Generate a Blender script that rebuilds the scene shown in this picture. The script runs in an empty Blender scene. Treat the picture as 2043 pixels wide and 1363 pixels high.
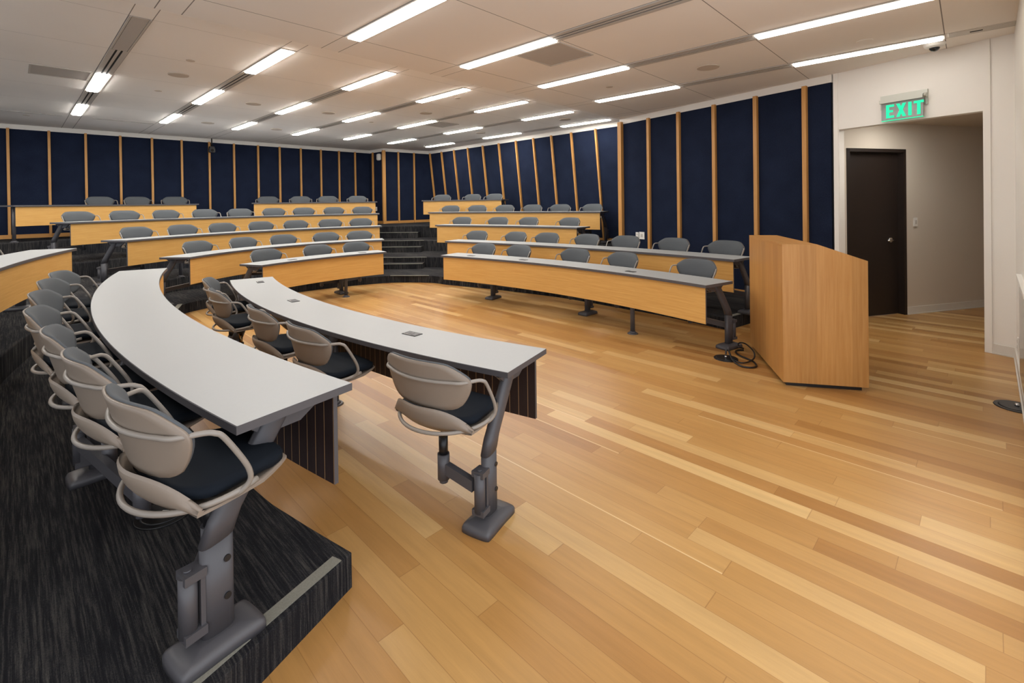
import bpy, bmesh, math, random
from mathutils import Vector, Matrix
from mathutils.geometry import delaunay_2d_cdt
random.seed(7)
scene = bpy.context.scene
COL = scene.collection
pi = math.pi

# ------------------------------------------------------------------ camera, world, exposure
F_PX, V0, PITCH, ROLL, EYE = 952.0, 410.2, 0.006, 0.0135, 1.6
cam_d = bpy.data.cameras.new('camera')
cam_d.sensor_fit = 'HORIZONTAL'
cam_d.sensor_width = 36.0
cam_d.lens = F_PX / 2043 * 36.0
cam_d.shift_y = -(681.5 - V0) / 2043
cam_d.clip_start = 0.02
cam_d.clip_end = 100
cam = bpy.data.objects.new('camera', cam_d)
COL.objects.link(cam)
cr, sr, cp, sp = math.cos(ROLL), math.sin(ROLL), math.cos(PITCH), math.sin(PITCH)
right = Vector((cr, -sr * sp, -sr * cp))
upv = Vector((sr, cr * sp, cr * cp))
back = -Vector((0, cp, -sp))
M = Matrix((right, upv, back)).transposed().to_4x4()
M.translation = Vector((0, 0, EYE))
cam.matrix_world = M
scene.camera = cam
world = bpy.data.worlds.new('world')
scene.world = world
world.use_nodes = True
world.node_tree.nodes['Background'].inputs[0].default_value = (0.86, 0.89, 0.95, 1)
world.node_tree.nodes['Background'].inputs[1].default_value = 2.0
vs = scene.view_settings
scene.display_settings.display_device = 'sRGB'
vs.view_transform = 'Standard'
vs.look = 'None'
vs.gamma = 1.0
vs.use_curve_mapping = False
vs.exposure = 0.0
LAMP_REAR, LAMP_FRONT = 48.0, 13.0      # radiance of the linear ceiling lights: seating zone, front zone
LAMP_COL = (1.0, 0.96, 0.90, 1)

# ------------------------------------------------------------------ place constants
TH = 0.808                                  # direction of the ceiling grid
D2 = Vector((math.cos(TH), math.sin(TH)))
D1 = Vector((-math.sin(TH), math.cos(TH)))
CEIL_R, CEIL_F = 3.43, 3.20
T = [0.0, 0.145, 0.375, 0.65, 0.97]         # floor and the four carpeted tiers
W = 0.45                                    # desk depth

# ------------------------------------------------------------------ materials
def lin(c):
    return tuple((x / 255 / 12.92) if x / 255 <= 0.04045 else ((x / 255 + 0.055) / 1.055) ** 2.4 for x in c) + (1,)

class NT:
    def __init__(s, name):
        s.m = bpy.data.materials.new(name)
        s.m.use_nodes = True
        s.t = s.m.node_tree
        s.b = s.t.nodes['Principled BSDF']
    def n(s, kind, **kw):
        nd = s.t.nodes.new(kind)
        for k, v in kw.items():
            if k.startswith('i_'):
                nd.inputs[int(k[2:])].default_value = v
            else:
                setattr(nd, k, v)
        return nd
    def l(s, a, b):
        s.t.links.new(a, b)
    def math(s, op, a, b=None, c=None):
        nd = s.t.nodes.new('ShaderNodeMath')
        nd.operation = op
        for i, v in enumerate((a, b, c)):
            if v is None:
                continue
            if isinstance(v, (int, float)):
                nd.inputs[i].default_value = v
            else:
                s.l(v, nd.inputs[i])
        return nd.outputs[0]
    def mix(s, fac, a, b):
        nd = s.t.nodes.new('ShaderNodeMix')
        nd.data_type = 'RGBA'
        for i, v in ((0, fac), (6, a), (7, b)):
            if isinstance(v, (int, float, tuple)):
                nd.inputs[i].default_value = v
            else:
                s.l(v, nd.inputs[i])
        return nd.outputs[2]
    def ramp(s, fac, stops):
        nd = s.t.nodes.new('ShaderNodeValToRGB')
        while len(nd.color_ramp.elements) < len(stops):
            nd.color_ramp.elements.new(0.5)
        for e, (p, c) in zip(nd.color_ramp.elements, stops):
            e.position = p
            e.color = c
        s.l(fac, nd.inputs[0])
        return nd.outputs[0]
    def coord(s, which='Object'):
        nd = s.t.nodes.new('ShaderNodeTexCoord')
        return nd.outputs[which]
    def xyz(s, vec):
        nd = s.t.nodes.new('ShaderNodeSeparateXYZ')
        s.l(vec, nd.inputs[0])
        return nd.outputs
    def comb(s, x, y, z=0.0):
        nd = s.t.nodes.new('ShaderNodeCombineXYZ')
        for i, v in enumerate((x, y, z)):
            if isinstance(v, (int, float)):
                nd.inputs[i].default_value = v
            else:
                s.l(v, nd.inputs[i])
        return nd.outputs[0]
    def noise(s, vec, scale, detail=3, rough=0.5):
        nd = s.n('ShaderNodeTexNoise')
        nd.inputs['Scale'].default_value = scale
        nd.inputs['Detail'].default_value = detail
        nd.inputs['Roughness'].default_value = rough
        s.l(vec, nd.inputs['Vector'])
        return nd.outputs['Fac']
    def bump(s, h, strength, dist=0.002):
        nd = s.n('ShaderNodeBump')
        nd.inputs['Strength'].default_value = strength
        nd.inputs['Distance'].default_value = dist
        s.l(h, nd.inputs['Height'])
        s.l(nd.outputs[0], s.b.inputs['Normal'])

def plain(name, rgb, rough=0.5, metal=0.0, spec=0.5, var=0.0, vscale=30, bump=0.0, bscale=400):
    m = NT(name)
    m.b.inputs['Roughness'].default_value = rough
    m.b.inputs['Metallic'].default_value = metal
    m.b.inputs['Specular IOR Level'].default_value = spec
    c = lin(rgb)
    co = m.coord()
    f = m.noise(co, vscale, 3)
    d = tuple(x * (1 - var) for x in c[:3]) + (1,)
    u = tuple(min(1, x * (1 + var)) for x in c[:3]) + (1,)
    m.l(m.mix(f, d, u), m.b.inputs['Base Color'])
    if bump:
        m.bump(m.noise(co, bscale, 2), bump)
    return m.m

def wood_mat(name, dark, light, scale=1.0, rough=0.4, boards=None, board_amt=0.25):
    """grain runs along UV x"""
    m = NT(name)
    x, y, z = m.xyz(m.coord('UV'))
    v = m.comb(m.math('MULTIPLY', x, 2.2 * scale), m.math('MULTIPLY', y, 60 * scale))
    g1 = m.noise(v, 1.0, 5, 0.6)
    v2 = m.comb(m.math('MULTIPLY', x, 9 * scale), m.math('MULTIPLY', y, 420 * scale))
    g2 = m.noise(v2, 1.0, 2, 0.5)
    f = m.math('ADD', m.math('MULTIPLY', g1, 0.75), m.math('MULTIPLY', g2, 0.25))
    col = m.ramp(f, [(0.3, lin(dark)), (0.7, lin(light))])
    if boards:
        cell = m.math('FLOOR', m.math('DIVIDE', y, boards))
        wn = m.n('ShaderNodeTexWhiteNoise', noise_dimensions='1D')
        m.l(cell, wn.inputs['W'])
        k = m.math('MULTIPLY_ADD', wn.outputs['Value'], board_amt, 1 - board_amt * .5)
        mx = m.n('ShaderNodeVectorMath', operation='SCALE')
        m.l(col, mx.inputs[0])
        m.l(k, mx.inputs['Scale'])
        col = mx.outputs[0]
    m.l(col, m.b.inputs['Base Color'])
    m.b.inputs['Roughness'].default_value = rough
    m.b.inputs['Specular IOR Level'].default_value = 0.35
    return m.m

def floor_mat():
    m = NT('oak_plank_floor')
    x, y, z = m.xyz(m.coord('Object'))
    ca, sa = math.cos(-0.786), math.sin(-0.786)
    u = m.math('ADD', m.math('MULTIPLY', x, ca), m.math('MULTIPLY', y, sa))
    v = m.math('ADD', m.math('MULTIPLY', x, -sa), m.math('MULTIPLY', y, ca))
    pw = 0.108
    vr = m.math('DIVIDE', v, pw)
    row = m.math('FLOOR', vr)
    wn = m.n('ShaderNodeTexWhiteNoise', noise_dimensions='1D')
    m.l(row, wn.inputs['W'])
    off = m.math('MULTIPLY', wn.outputs['Value'], 7.3)
    ln = m.math('MULTIPLY_ADD', wn.outputs['Value'], 0.9, 1.0)
    ur = m.math('DIVIDE', m.math('ADD', u, off), ln)
    colm = m.math('FLOOR', ur)
    wn2 = m.n('ShaderNodeTexWhiteNoise', noise_dimensions='2D')
    m.l(m.comb(row, colm), wn2.inputs['Vector'])
    r = wn2.outputs['Value']
    wn3 = m.n('ShaderNodeTexWhiteNoise', noise_dimensions='2D')
    m.l(m.comb(m.math('ADD', row, 31.7), colm), wn3.inputs['Vector'])
    r2 = wn3.outputs['Value']
    base = m.ramp(r, [(0.0, lin((154, 108, 56))), (0.15, lin((169, 124, 70))), (0.5, lin((176, 133, 77))), (0.85, lin((184, 143, 87))), (1.0, lin((201, 166, 112)))])
    gv = m.comb(m.math('MULTIPLY_ADD', r2, 50, m.math('MULTIPLY', u, 2.0)), m.math('MULTIPLY_ADD', r, 33, m.math('MULTIPLY', v, 26)))
    g = m.noise(gv, 1.0, 5, 0.62)
    gv2 = m.comb(m.math('MULTIPLY', u, 14.0), m.math('MULTIPLY_ADD', r, 91, m.math('MULTIPLY', v, 300)))
    g2 = m.noise(gv2, 1.0, 2, 0.5)
    gg = m.math('ADD', m.math('MULTIPLY', g, 0.8), m.math('MULTIPLY', g2, 0.2))
    k = m.math('MULTIPLY_ADD', gg, 0.55, 0.72)
    sc = m.n('ShaderNodeVectorMath', operation='SCALE')
    m.l(base, sc.inputs[0]); m.l(k, sc.inputs['Scale'])
    fv = m.math('FRACT', vr)
    ev = m.math('MINIMUM', fv, m.math('SUBTRACT', 1.0, fv))
    sv = m.math('LESS_THAN', ev, 0.012)
    fu = m.math('FRACT', ur)
    eu = m.math('MINIMUM', fu, m.math('SUBTRACT', 1.0, fu))
    su = m.math('LESS_THAN', eu, 0.0012)
    s = m.math('MULTIPLY', m.math('MAXIMUM', sv, su), 0.45)
    # a few pale sap-wood edges
    sap = m.math('MULTIPLY', m.math('LESS_THAN', m.math('ADD', fv, m.math('MULTIPLY', g, 0.08)), 0.13), m.math('GREATER_THAN', r2, 0.88))
    c1 = m.mix(m.math('MULTIPLY', sap, 0.45), sc.outputs[0], lin((238, 210, 160)))
    c2 = m.mix(s, c1, lin((120, 78, 38)))
    m.l(c2, m.b.inputs['Base Color'])
    m.b.inputs['Roughness'].default_value = 0.33
    m.b.inputs['Specular IOR Level'].default_value = 0.4
    m.bump(m.math('MULTIPLY', gg, 1.0), 0.05, 0.001)
    return m.m

def carpet_mat():
    m = NT('streaked_charcoal_carpet')
    x, y, z = m.xyz(m.coord('Object'))
    a = m.math('ADD', m.math('MULTIPLY', x, D2.x), m.math('MULTIPLY', y, D2.y))
    b = m.math('ADD', m.math('MULTIPLY', x, D1.x), m.math('MULTIPLY', y, D1.y))
    st = m.noise(m.comb(m.math('MULTIPLY', a, 125), m.math('MULTIPLY', b, 4.5), m.math('MULTIPLY', z, 4.0)), 1.0, 4, 0.65)
    big = m.noise(m.comb(m.math('MULTIPLY', a, 3.5), m.math('MULTIPLY', b, 1.3), z), 1.0, 2, 0.5)
    fine = m.noise(m.comb(x, y, z), 260, 2, 0.6)
    f = m.math('ADD', m.math('MULTIPLY', st, 0.62), m.math('ADD', m.math('MULTIPLY', big, 0.2), m.math('MULTIPLY', fine, 0.22)))
    c = m.ramp(f, [(0.36, lin((21, 21, 25))), (0.50, lin((34, 34, 37))), (0.64, lin((70, 68, 66))), (0.8, lin((108, 104, 98)))])
    m.l(c, m.b.inputs['Base Color'])
    m.b.inputs['Roughness'].default_value = 0.95
    m.b.inputs['Specular IOR Level'].default_value = 0.1
    m.bump(m.math('ADD', fine, m.math('MULTIPLY', st, 0.7)), 0.7, 0.004)
    return m.m

def ceiling_mat(name, rgb, y0, dy, x0, dx, amt):
    """panel joints of the suspended ceiling; object x is across the light lines, y along them"""
    m = NT(name)
    x, y, z = m.xyz(m.coord('Object'))
    def line(c, c0, d, hw):
        q = m.math('FRACT', m.math('ADD', m.math('DIVIDE', m.math('SUBTRACT', c, c0), d), 0.5 + 40))
        return m.math('LESS_THAN', m.math('ABSOLUTE', m.math('SUBTRACT', q, 0.5)), hw / d)
    s1 = line(y, y0, dy, 0.004)
    s2 = line(x, x0 - 0.03, dx, 0.004)
    s3 = line(x, x0 + 0.155, dx, 0.004)
    s = m.math('MAXIMUM', m.math('MULTIPLY', s1, amt), m.math('MULTIPLY', m.math('MAXIMUM', s2, s3), 0.75))
    c = lin(rgb)
    nz = m.noise(m.coord(), 1.2, 2)
    col = m.mix(nz, c, tuple(v * 0.94 for v in c[:3]) + (1,))
    m.l(m.mix(s, col, lin((70, 60, 52))), m.b.inputs['Base Color'])
    m.b.inputs['Roughness'].default_value = 0.9
    m.b.inputs['Specular IOR Level'].default_value = 0.15
    return m.m

def kerf_mat():
    """inner face of the modesty panels: near-black back with pale saw kerfs"""
    m = NT('kerfed_dark_backer')
    x, y, z = m.xyz(m.coord('UV'))
    q = m.math('FRACT', m.math('DIVIDE', x, 0.062))
    s = m.math('LESS_THAN', q, 0.06)
    nz = m.noise(m.comb(m.math('MULTIPLY', x, 40), m.math('MULTIPLY', y, 3)), 1.0, 4)
    c = m.mix(nz, lin((22, 12, 12)), lin((48, 30, 28)))
    m.l(m.mix(s, c, lin((150, 118, 84))), m.b.inputs['Base Color'])
    m.b.inputs['Roughness'].default_value = 0.6
    return m.m

def fabric_mat():
    m = NT('navy_acoustic_fabric')
    co = m.coord()
    x, y, z = m.xyz(co)
    w1 = m.noise(m.comb(m.math('MULTIPLY', x, 260), m.math('MULTIPLY', y, 260), m.math('MULTIPLY', z, 60)), 1, 2)
    w2 = m.noise(co, 3.0, 2)
    f = m.math('ADD', m.math('MULTIPLY', w1, .6), m.math('MULTIPLY', w2, .4))
    m.l(m.ramp(f, [(.3, lin((20, 26, 42))), (.7, lin((33, 41, 62)))]), m.b.inputs['Base Color'])
    m.b.inputs['Roughness'].default_value = 0.95
    m.b.inputs['Specular IOR Level'].default_value = 0.1
    return m.m

def emit(name, rgb, strength):
    m = NT(name)
    m.b.inputs['Base Color'].default_value = (rgb[0] * .5, rgb[1] * .5, rgb[2] * .5, 1)
    m.b.inputs['Emission Color'].default_value = rgb
    m.b.inputs['Emission Strength'].default_value = strength
    return m.m

MAT = dict(
    floor=floor_mat(), carpet=carpet_mat(),
    nosing=plain('grey_nosing_carpet', (128, 126, 116), .95, var=.25, vscale=200, spec=.1, bump=.6),
    fabric=fabric_mat(),
    batten=wood_mat('oak_batten', (176, 122, 62), (206, 156, 92), 1, .45),
    laminate=wood_mat('oak_laminate', (196, 146, 76), (216, 170, 100), 1, .42),
    lectern=wood_mat('lectern_veneer', (172, 120, 62), (194, 146, 86), .7, .38, boards=.13, board_amt=.14),
    kerf=kerf_mat(),
    white=plain('white_paint', (232, 228, 221), .7, spec=.2, var=.02, vscale=2),
    hallpaint=plain('hall_paint', (206, 196, 182), .75, spec=.2, var=.03, vscale=2),
    basew=plain('white_vinyl_base', (216, 212, 204), .45, var=.02),
    ceil_r=ceiling_mat('ceiling_panels_rear', (246, 241, 235), 5.744, 1.353, -.57, 1.385, .35),
    ceil_f=ceiling_mat('ceiling_panels_front', (240, 234, 227), .158, 1.3695, -.548, 1.385, .75),
    plaster=plain('bulkhead_plaster', (230, 222, 212), .85, spec=.2, var=.02),
    top=plain('light_grey_laminate', (164, 167, 168), .42, spec=.4, var=.02, vscale=60),
    edge=plain('dark_grey_edge', (76, 74, 77), .45, var=.05),
    metal=plain('dark_grey_powder_coat', (74, 73, 77), .42, spec=.5, var=.05, vscale=200, bump=.05),
    black=plain('black_plastic', (22, 22, 24), .4, var=.1),
    taupe=plain('taupe_plastic', (134, 122, 110), .42, spec=.4, var=.02),
    tube=plain('warm_grey_tube', (138, 131, 123), .35, spec=.5, var=.02),
    pad=plain('grey_back_upholstery', (84, 88, 92), .8, spec=.25, var=.08, vscale=500, bump=.15, bscale=900),
    seatpad=plain('navy_seat_upholstery', (18, 24, 32), .85, spec=.15, var=.15, vscale=500, bump=.2, bscale=900),
    brass=plain('gas_lift_rod', (150, 126, 88), .22, metal=1.0, var=.05),
    chrome=plain('chrome', (210, 210, 212), .18, metal=1.0),
    lamp=emit('lit_diffuser', LAMP_COL, LAMP_REAR),
    lamp_f=emit('lit_diffuser_front_zone', LAMP_COL, LAMP_FRONT),
    trim=plain('light_trim', (190, 184, 176), .5),
    grille=plain('perforated_grille', (182, 176, 170), .7, var=.12, vscale=300),
    slot=plain('vent_slot_shadow_black', (18, 17, 16), .8),
    slotrail=plain('vent_rail_grey', (186, 180, 173), .5),
    speaker=plain('speaker_grille', (196, 184, 171), .8, var=.1, vscale=400),
    door=plain('dark_brown_door', (40, 32, 28), .45, spec=.4, var=.12, vscale=8),
    plate=plain('white_switch_plate', (226, 224, 218), .4),
    green=emit('exit_green', (0.0, 0.78, 0.36, 1), 1.0),
    glassy=plain('exit_acrylic', (128, 132, 130), .12, spec=.8, var=.25, vscale=22),
    brushed=plain('brushed_aluminium', (186, 186, 176), .4, metal=.6),
    screen=plain('dark_glass', (20, 22, 24), .12, spec=.6),
)

# ------------------------------------------------------------------ mesh helpers
def new_obj(name, bm, mats, parent=None, smooth=False, loc=None):
    me = bpy.data.meshes.new(name)
    bmesh.ops.recalc_face_normals(bm, faces=bm.faces)
    if smooth:
        for f in bm.faces:
            f.smooth = True
    bm.to_mesh(me)
    bm.free()
    if not isinstance(mats, (list, tuple)):
        mats = [mats]
    for m in mats:
        me.materials.append(m)
    if smooth:
        try:
            me.set_sharp_from_angle(angle=math.radians(40))
        except Exception:
            pass
    o = bpy.data.objects.new(name, me)
    COL.objects.link(o)
    if parent is not None:
        o.parent = parent
    if loc:
        o.location = loc
    return o

def empty(name, loc, rz=0.0):
    o = bpy.data.objects.new(name, None)
    o.empty_display_size = 0.1
    o.location = loc
    o.rotation_euler = (0, 0, rz)
    COL.objects.link(o)
    return o

def tag(o, label, cat, group=None):
    o['label'] = label
    o['category'] = cat
    if group:
        o['group'] = group
    return o

def struct(o):
    o['kind'] = 'structure'
    return o

def V3(p, z=None):
    return Vector((p[0], p[1], p[2] if z is None else z))

def hexa(bm, c, mi=0):
    """8 corners: bottom 4 then top 4, same order"""
    vs_ = [bm.verts.new(p) for p in c]
    fs = [(0, 1, 2, 3), (4, 5, 6, 7), (0, 1, 5, 4), (1, 2, 6, 5), (2, 3, 7, 6), (3, 0, 4, 7)]
    out = []
    for f in fs:
        fc = bm.faces.new([vs_[i] for i in f])
        fc.material_index = mi
        out.append(fc)
    return out

def box(bm, lo, hi, mi=0):
    x0, y0, z0 = lo
    x1, y1, z1 = hi
    return hexa(bm, [(x0, y0, z0), (x1, y0, z0), (x1, y1, z0), (x0, y1, z0), (x0, y0, z1), (x1, y0, z1), (x1, y1, z1), (x0, y1, z1)], mi)

def slab(bm, A, B, n, d0, d1, z0, z1, mi=0):
    """vertical plate along A-B (plan), between offsets d0 and d1 along plan normal n"""
    A, B, n = Vector(A[:2]), Vector(B[:2]), Vector(n[:2])
    p = [A + n * d0, B + n * d0, B + n * d1, A + n * d1]
    return hexa(bm, [(*q, z0) for q in p] + [(*q, z1) for q in p], mi)

def set_uv(me_or_bm, fn):
    """fn(co, face) -> (u, v)"""
    uv = me_or_bm.loops.layers.uv.verify()
    for f in me_or_bm.faces:
        for l in f.loops:
            l[uv].uv = fn(l.vert.co, f)

def poly_prism(bm, pts, z0, z1, mi_top=0, mi_side=0):
    vb = [bm.verts.new((p[0], p[1], z0)) for p in pts]
    vt = [bm.verts.new((p[0], p[1], z1)) for p in pts]
    n = len(pts)
    f = bm.faces.new(vt); f.material_index = mi_top
    f = bm.faces.new(vb); f.material_index = mi_side
    for i in range(n):
        f = bm.faces.new((vb[i], vb[(i + 1) % n], vt[(i + 1) % n], vt[i]))
        f.material_index = mi_side

def cyl(bm, p0, p1, r0, r1=None, seg=16, mi=0, cap=True):
    r1 = r0 if r1 is None else r1
    p0, p1 = Vector(p0), Vector(p1)
    d = (p1 - p0).normalized()
    a = d.orthogonal().normalized()
    b = d.cross(a)
    r = []
    for p, q in ((p0, r0), (p1, r1)):
        r.append([bm.verts.new(p + (a * math.cos(2 * pi * i / seg) + b * math.sin(2 * pi * i / seg)) * q) for i in range(seg)])
    for i in range(seg):
        j = (i + 1) % seg
        f = bm.faces.new((r[0][i], r[0][j], r[1][j], r[1][i])); f.material_index = mi; f.smooth = True
    if cap:
        f = bm.faces.new(r[0]); f.material_index = mi
        f = bm.faces.new(r[1]); f.material_index = mi

def catmull(pts, n=6, closed=False):
    P = [Vector(p) for p in pts]
    out = []
    m = len(P)
    rng = m if closed else m - 1
    for i in range(rng):
        if closed:
            a, b, c, d = P[(i - 1) % m], P[i], P[(i + 1) % m], P[(i + 2) % m]
        else:
            a, b, c, d = P[max(i - 1, 0)], P[i], P[i + 1], P[min(i + 2, m - 1)]
        for k in range(n):
            t = k / n
            out.append(0.5 * ((2 * b) + (c - a) * t + (2 * a - 5 * b + 4 * c - d) * t * t + (3 * b - a - 3 * c + d) * t ** 3))
    if not closed:
        out.append(P[-1])
    return out

def tube(bm, pts, r, seg=10, mi=0, closed=False, rz=None):
    """sweep; rz gives elliptical second radius"""
    pts = [Vector(p) for p in pts]
    n = len(pts)
    rings = []
    prev = None
    for i, p in enumerate(pts):
        if closed:
            t = pts[(i + 1) % n] - pts[i - 1]
        else:
            t = pts[min(i + 1, n - 1)] - pts[max(i - 1, 0)]
        t.normalize()
        if prev is None:
            a = t.orthogonal().normalized()
        else:
            a = (prev - t * prev.dot(t)).normalized()
        prev = a
        b = t.cross(a)
        rings.append([bm.verts.new(p + a * math.cos(2 * pi * k / seg) * r + b * math.sin(2 * pi * k / seg) * (rz or r)) for k in range(seg)])
    for i in range(n if closed else n - 1):
        A, B = rings[i], rings[(i + 1) % n]
        for k in range(seg):
            j = (k + 1) % seg
            f = bm.faces.new((A[k], A[j], B[j], B[k])); f.material_index = mi; f.smooth = True
    if not closed:
        for rg in (rings[0], rings[-1]):
            f = bm.faces.new(rg); f.material_index = mi

def chaikin(pts, it=2):
    for _ in range(it):
        o = []
        n = len(pts)
        for i in range(n):
            a, b = Vector(pts[i]), Vector(pts[(i + 1) % n])
            o += [a * .75 + b * .25, a * .25 + b * .75]
        pts = o
    return pts

def pad_surface(bm, outline, place, th0, th1, rings=6, mi=0, puff=lambda t: 0.0):
    """closed shell over a 2-D outline: place(x, z, offset) -> 3-D point; back at th0, front at th1 (+puff)"""
    n = len(outline)
    cx = sum(p[0] for p in outline) / n
    cz = sum(p[1] for p in outline) / n
    layers = []
    for side in (0, 1):
        L = []
        for k in range(rings + 1):
            t = k / rings
            if k == 0:
                L.append([bm.verts.new(place(cx, cz, th0 if side == 0 else th1 + puff(0)))])
            else:
                L.append([bm.verts.new(place(cx + (p[0] - cx) * t, cz + (p[1] - cz) * t, th0 if side == 0 else th1 + puff(t))) for p in outline])
        for k in range(rings):
            for i in range(n):
                j = (i + 1) % n
                if k == 0:
                    f = bm.faces.new((L[0][0], L[1][i], L[1][j]))
                else:
                    f = bm.faces.new((L[k][i], L[k][j], L[k + 1][j], L[k + 1][i]))
                f.material_index = mi
                f.smooth = True
        layers.append(L[-1])
    for i in range(n):
        j = (i + 1) % n
        f = bm.faces.new((layers[0][i], layers[0][j], layers[1][j], layers[1][i]))
        f.material_index = mi
        f.smooth = True

# ================================================================== SETTING
# ---- wood floor (room front and the vestibule beyond the opening)
bm = bmesh.new()
poly_prism(bm, [(-9, -6.5), (0.2, -0.7), (4.2, 3.6), (8.6, 3.9), (8.2, 7.4), (4.0, 6.9), (2.4, 9.6), (-2.0, 10.6), (-4.6, 9.4), (-6.0, 7.2), (-3.2, 1.0)], -0.1, 0)
struct(new_obj('floor', bm, MAT['floor']))

# ---- plan lines of the walls
WA, WB = Vector((-15.0, 6.0)), Vector((-4.79, 16.17))       # left wall
WAo = Vector((-10.97, 10.0))
RA, RB = Vector((-2.88, 16.65)), Vector((2.49, 11.0))      # leaning wall, its top line
FA, FB = Vector((4.15, 6.17)), Vector((2.14, 9.38))         # front right wall
OA, OB = Vector((4.19, 6.11)), Vector((4.85, 4.90))         # wall with the opening
KC = Vector((4.96, 4.70))
KD = KC + (Vector((-3.9, -4.16)) - KC).normalized() * 3.2

# ---- carpeted tiers
def arc(c, R, a0, a1, n=24):
    return [Vector((c[0] + R * math.cos(math.radians(a0 + (a1 - a0) * i / n)), c[1] + R * math.sin(math.radians(a0 + (a1 - a0) * i / n)))) for i in range(n + 1)]
C2 = (5.786, 11.326)
def smooth2(pts, n=5):
    return [Vector((p.x, p.y)) for p in catmull([(*p, 0) for p in pts], n)]
EDGE = {}
EDGE[1] = [(-0.69, 1.99)] + smooth2([(-0.69, 1.99), (-1.04, 2.22), (-1.36, 2.46), (-2.29, 3.28), (-2.98, 4.03), (-3.43, 4.61), (-4.08, 5.6), (-4.6, 6.45), (-4.92, 7.05), (-4.86, 7.45), (-4.62, 7.85),
            (-4.2, 8.55), (-3.6, 9.1), (-3.1, 9.45), (-2.45, 9.72), (-1.7, 9.65), (-1.2, 9.32), (-0.26, 8.75), (.71, 8.04), (1.16, 7.6), (1.66, 7.06), (2.05, 6.63), (2.62, 5.84)])[1:] + [(3.9, 6.75)]
EDGE[2] = arc(C2, 12.47, -128, -154.5) + smooth2([(-5.95, 6.7), (-6.05, 7.35), (-5.85, 8.15), (-5.50, 9.0), (-4.93, 9.85), (-4.2, 10.5), (-3.05, 10.98), (-1.8, 10.95), (.04, 10.0), (1.24, 9.1), (2.3, 9.3)])
EDGE[3] = arc(C2, 13.85, -130, -158) + smooth2([(-7.5, 7.2), (-7.62, 8.15), (-7.05, 9.6), (-6.2, 10.8), (-5.1, 11.75), (-3.5, 12.4), (-2.1, 12.35), (0.05, 11.55), (2.0, 10.42), (3.3, 10.3)])
EDGE[4] = arc(C2, 15.3, -132, -161) + smooth2([(-9.3, 7.6), (-9.35, 8.95), (-8.85, 10.35), (-7.7, 11.85), (-6.4, 12.3), (-5.1, 13.0), (-3.75, 13.6), (-2.6, 13.55), (-1.4, 13.2), (-0.25, 12.8), (1.4, 12.75)])
OUT = {1: [(3.7, 6.95), (2.10, 9.5), (2.5, 9.8), (-3, 11.5), (-6.6, 7.4), (-3.2, 1.2), (-3.6, -3.0), (-2.4, -2.4), (-1.5, -0.35), (-1.05, 1.05), (-0.9, 1.5)],
       2: [(2.2, 9.5), (3.1, 10.5), (-3, 13.0), (-8.2, 8.0), (-5.5, 2.0), (-5.6, -2.6), (-3.7, -2.4)],
       3: [(3.0, 10.9), (2.4, 11.7), (-3.4, 14.2), (-10.2, 9.0), (-7.6, 2.4), (-7.2, -2.8), (-5.6, -2.7)],
       4: [(1.1, 12.95), (-2.9, 17.2), (-4.3, 15.9), (-4.85, 16.4), (-15.2, 6.2), (-12, -1.5), (-8, -2.0)]}
for k in (1, 2, 3, 4):
    pts = [Vector(p[:2]) for p in EDGE[k]] + [Vector(p) for p in OUT[k]]
    bm = bmesh.new()
    n = len(pts)
    vb = [bm.verts.new((p.x, p.y, T[k] - .35 if k > 1 else 0.0)) for p in pts]
    cv, ce, cf, *_ = delaunay_2d_cdt(pts, [], [list(range(n))], 1, 1e-5)
    vt = [bm.verts.new((p.x, p.y, T[k])) for p in cv]
    for f in cf:
        bm.faces.new([vt[i] for i in f])
    for i in range(n):
        bm.faces.new((vb[i], vb[(i + 1) % n], vt[(i + 1) % n], vt[i]))
    o = struct(new_obj('carpet_platform', bm, MAT['carpet']))
    md = o.modifiers.new('round', 'BEVEL')
    md.width = 0.018
    md.segments = 3
    md.limit_method = 'ANGLE'
    md.angle_limit = math.radians(60)
    if k == 1:
        # grey nosing strip along the end of the lowest tier
        b2 = bmesh.new()
        a, b = Vector((-0.742, 1.955)), Vector((-1.20, 1.06))
        d = (b - a).normalized(); nn = Vector((d.y, -d.x))
        slab(b2, a, b, nn, -0.028, 0.022, T[1] - .004, T[1] + .003)
        new_obj('nosing_strip', b2, MAT['nosing'], o)
        b2 = bmesh.new()
        a, b = Vector((2.665, 5.86)), Vector((3.8, 6.66))
        slab(b2, a, b, Vector((-.57, .82)), 0.03, 0.08, T[1] - .004, T[1] + .003)
        new_obj('nosing_strip', b2, MAT['nosing'], o)
        b2 = bmesh.new()
        a, b = Vector((-4.78, 6.72)), Vector((-5.0, 7.15))
        slab(b2, a, b, Vector((.9, .44)), -0.03, 0.03, T[1] - .004, T[1] + .003)
        new_obj('nosing_strip', b2, MAT['nosing'], o)

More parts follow.
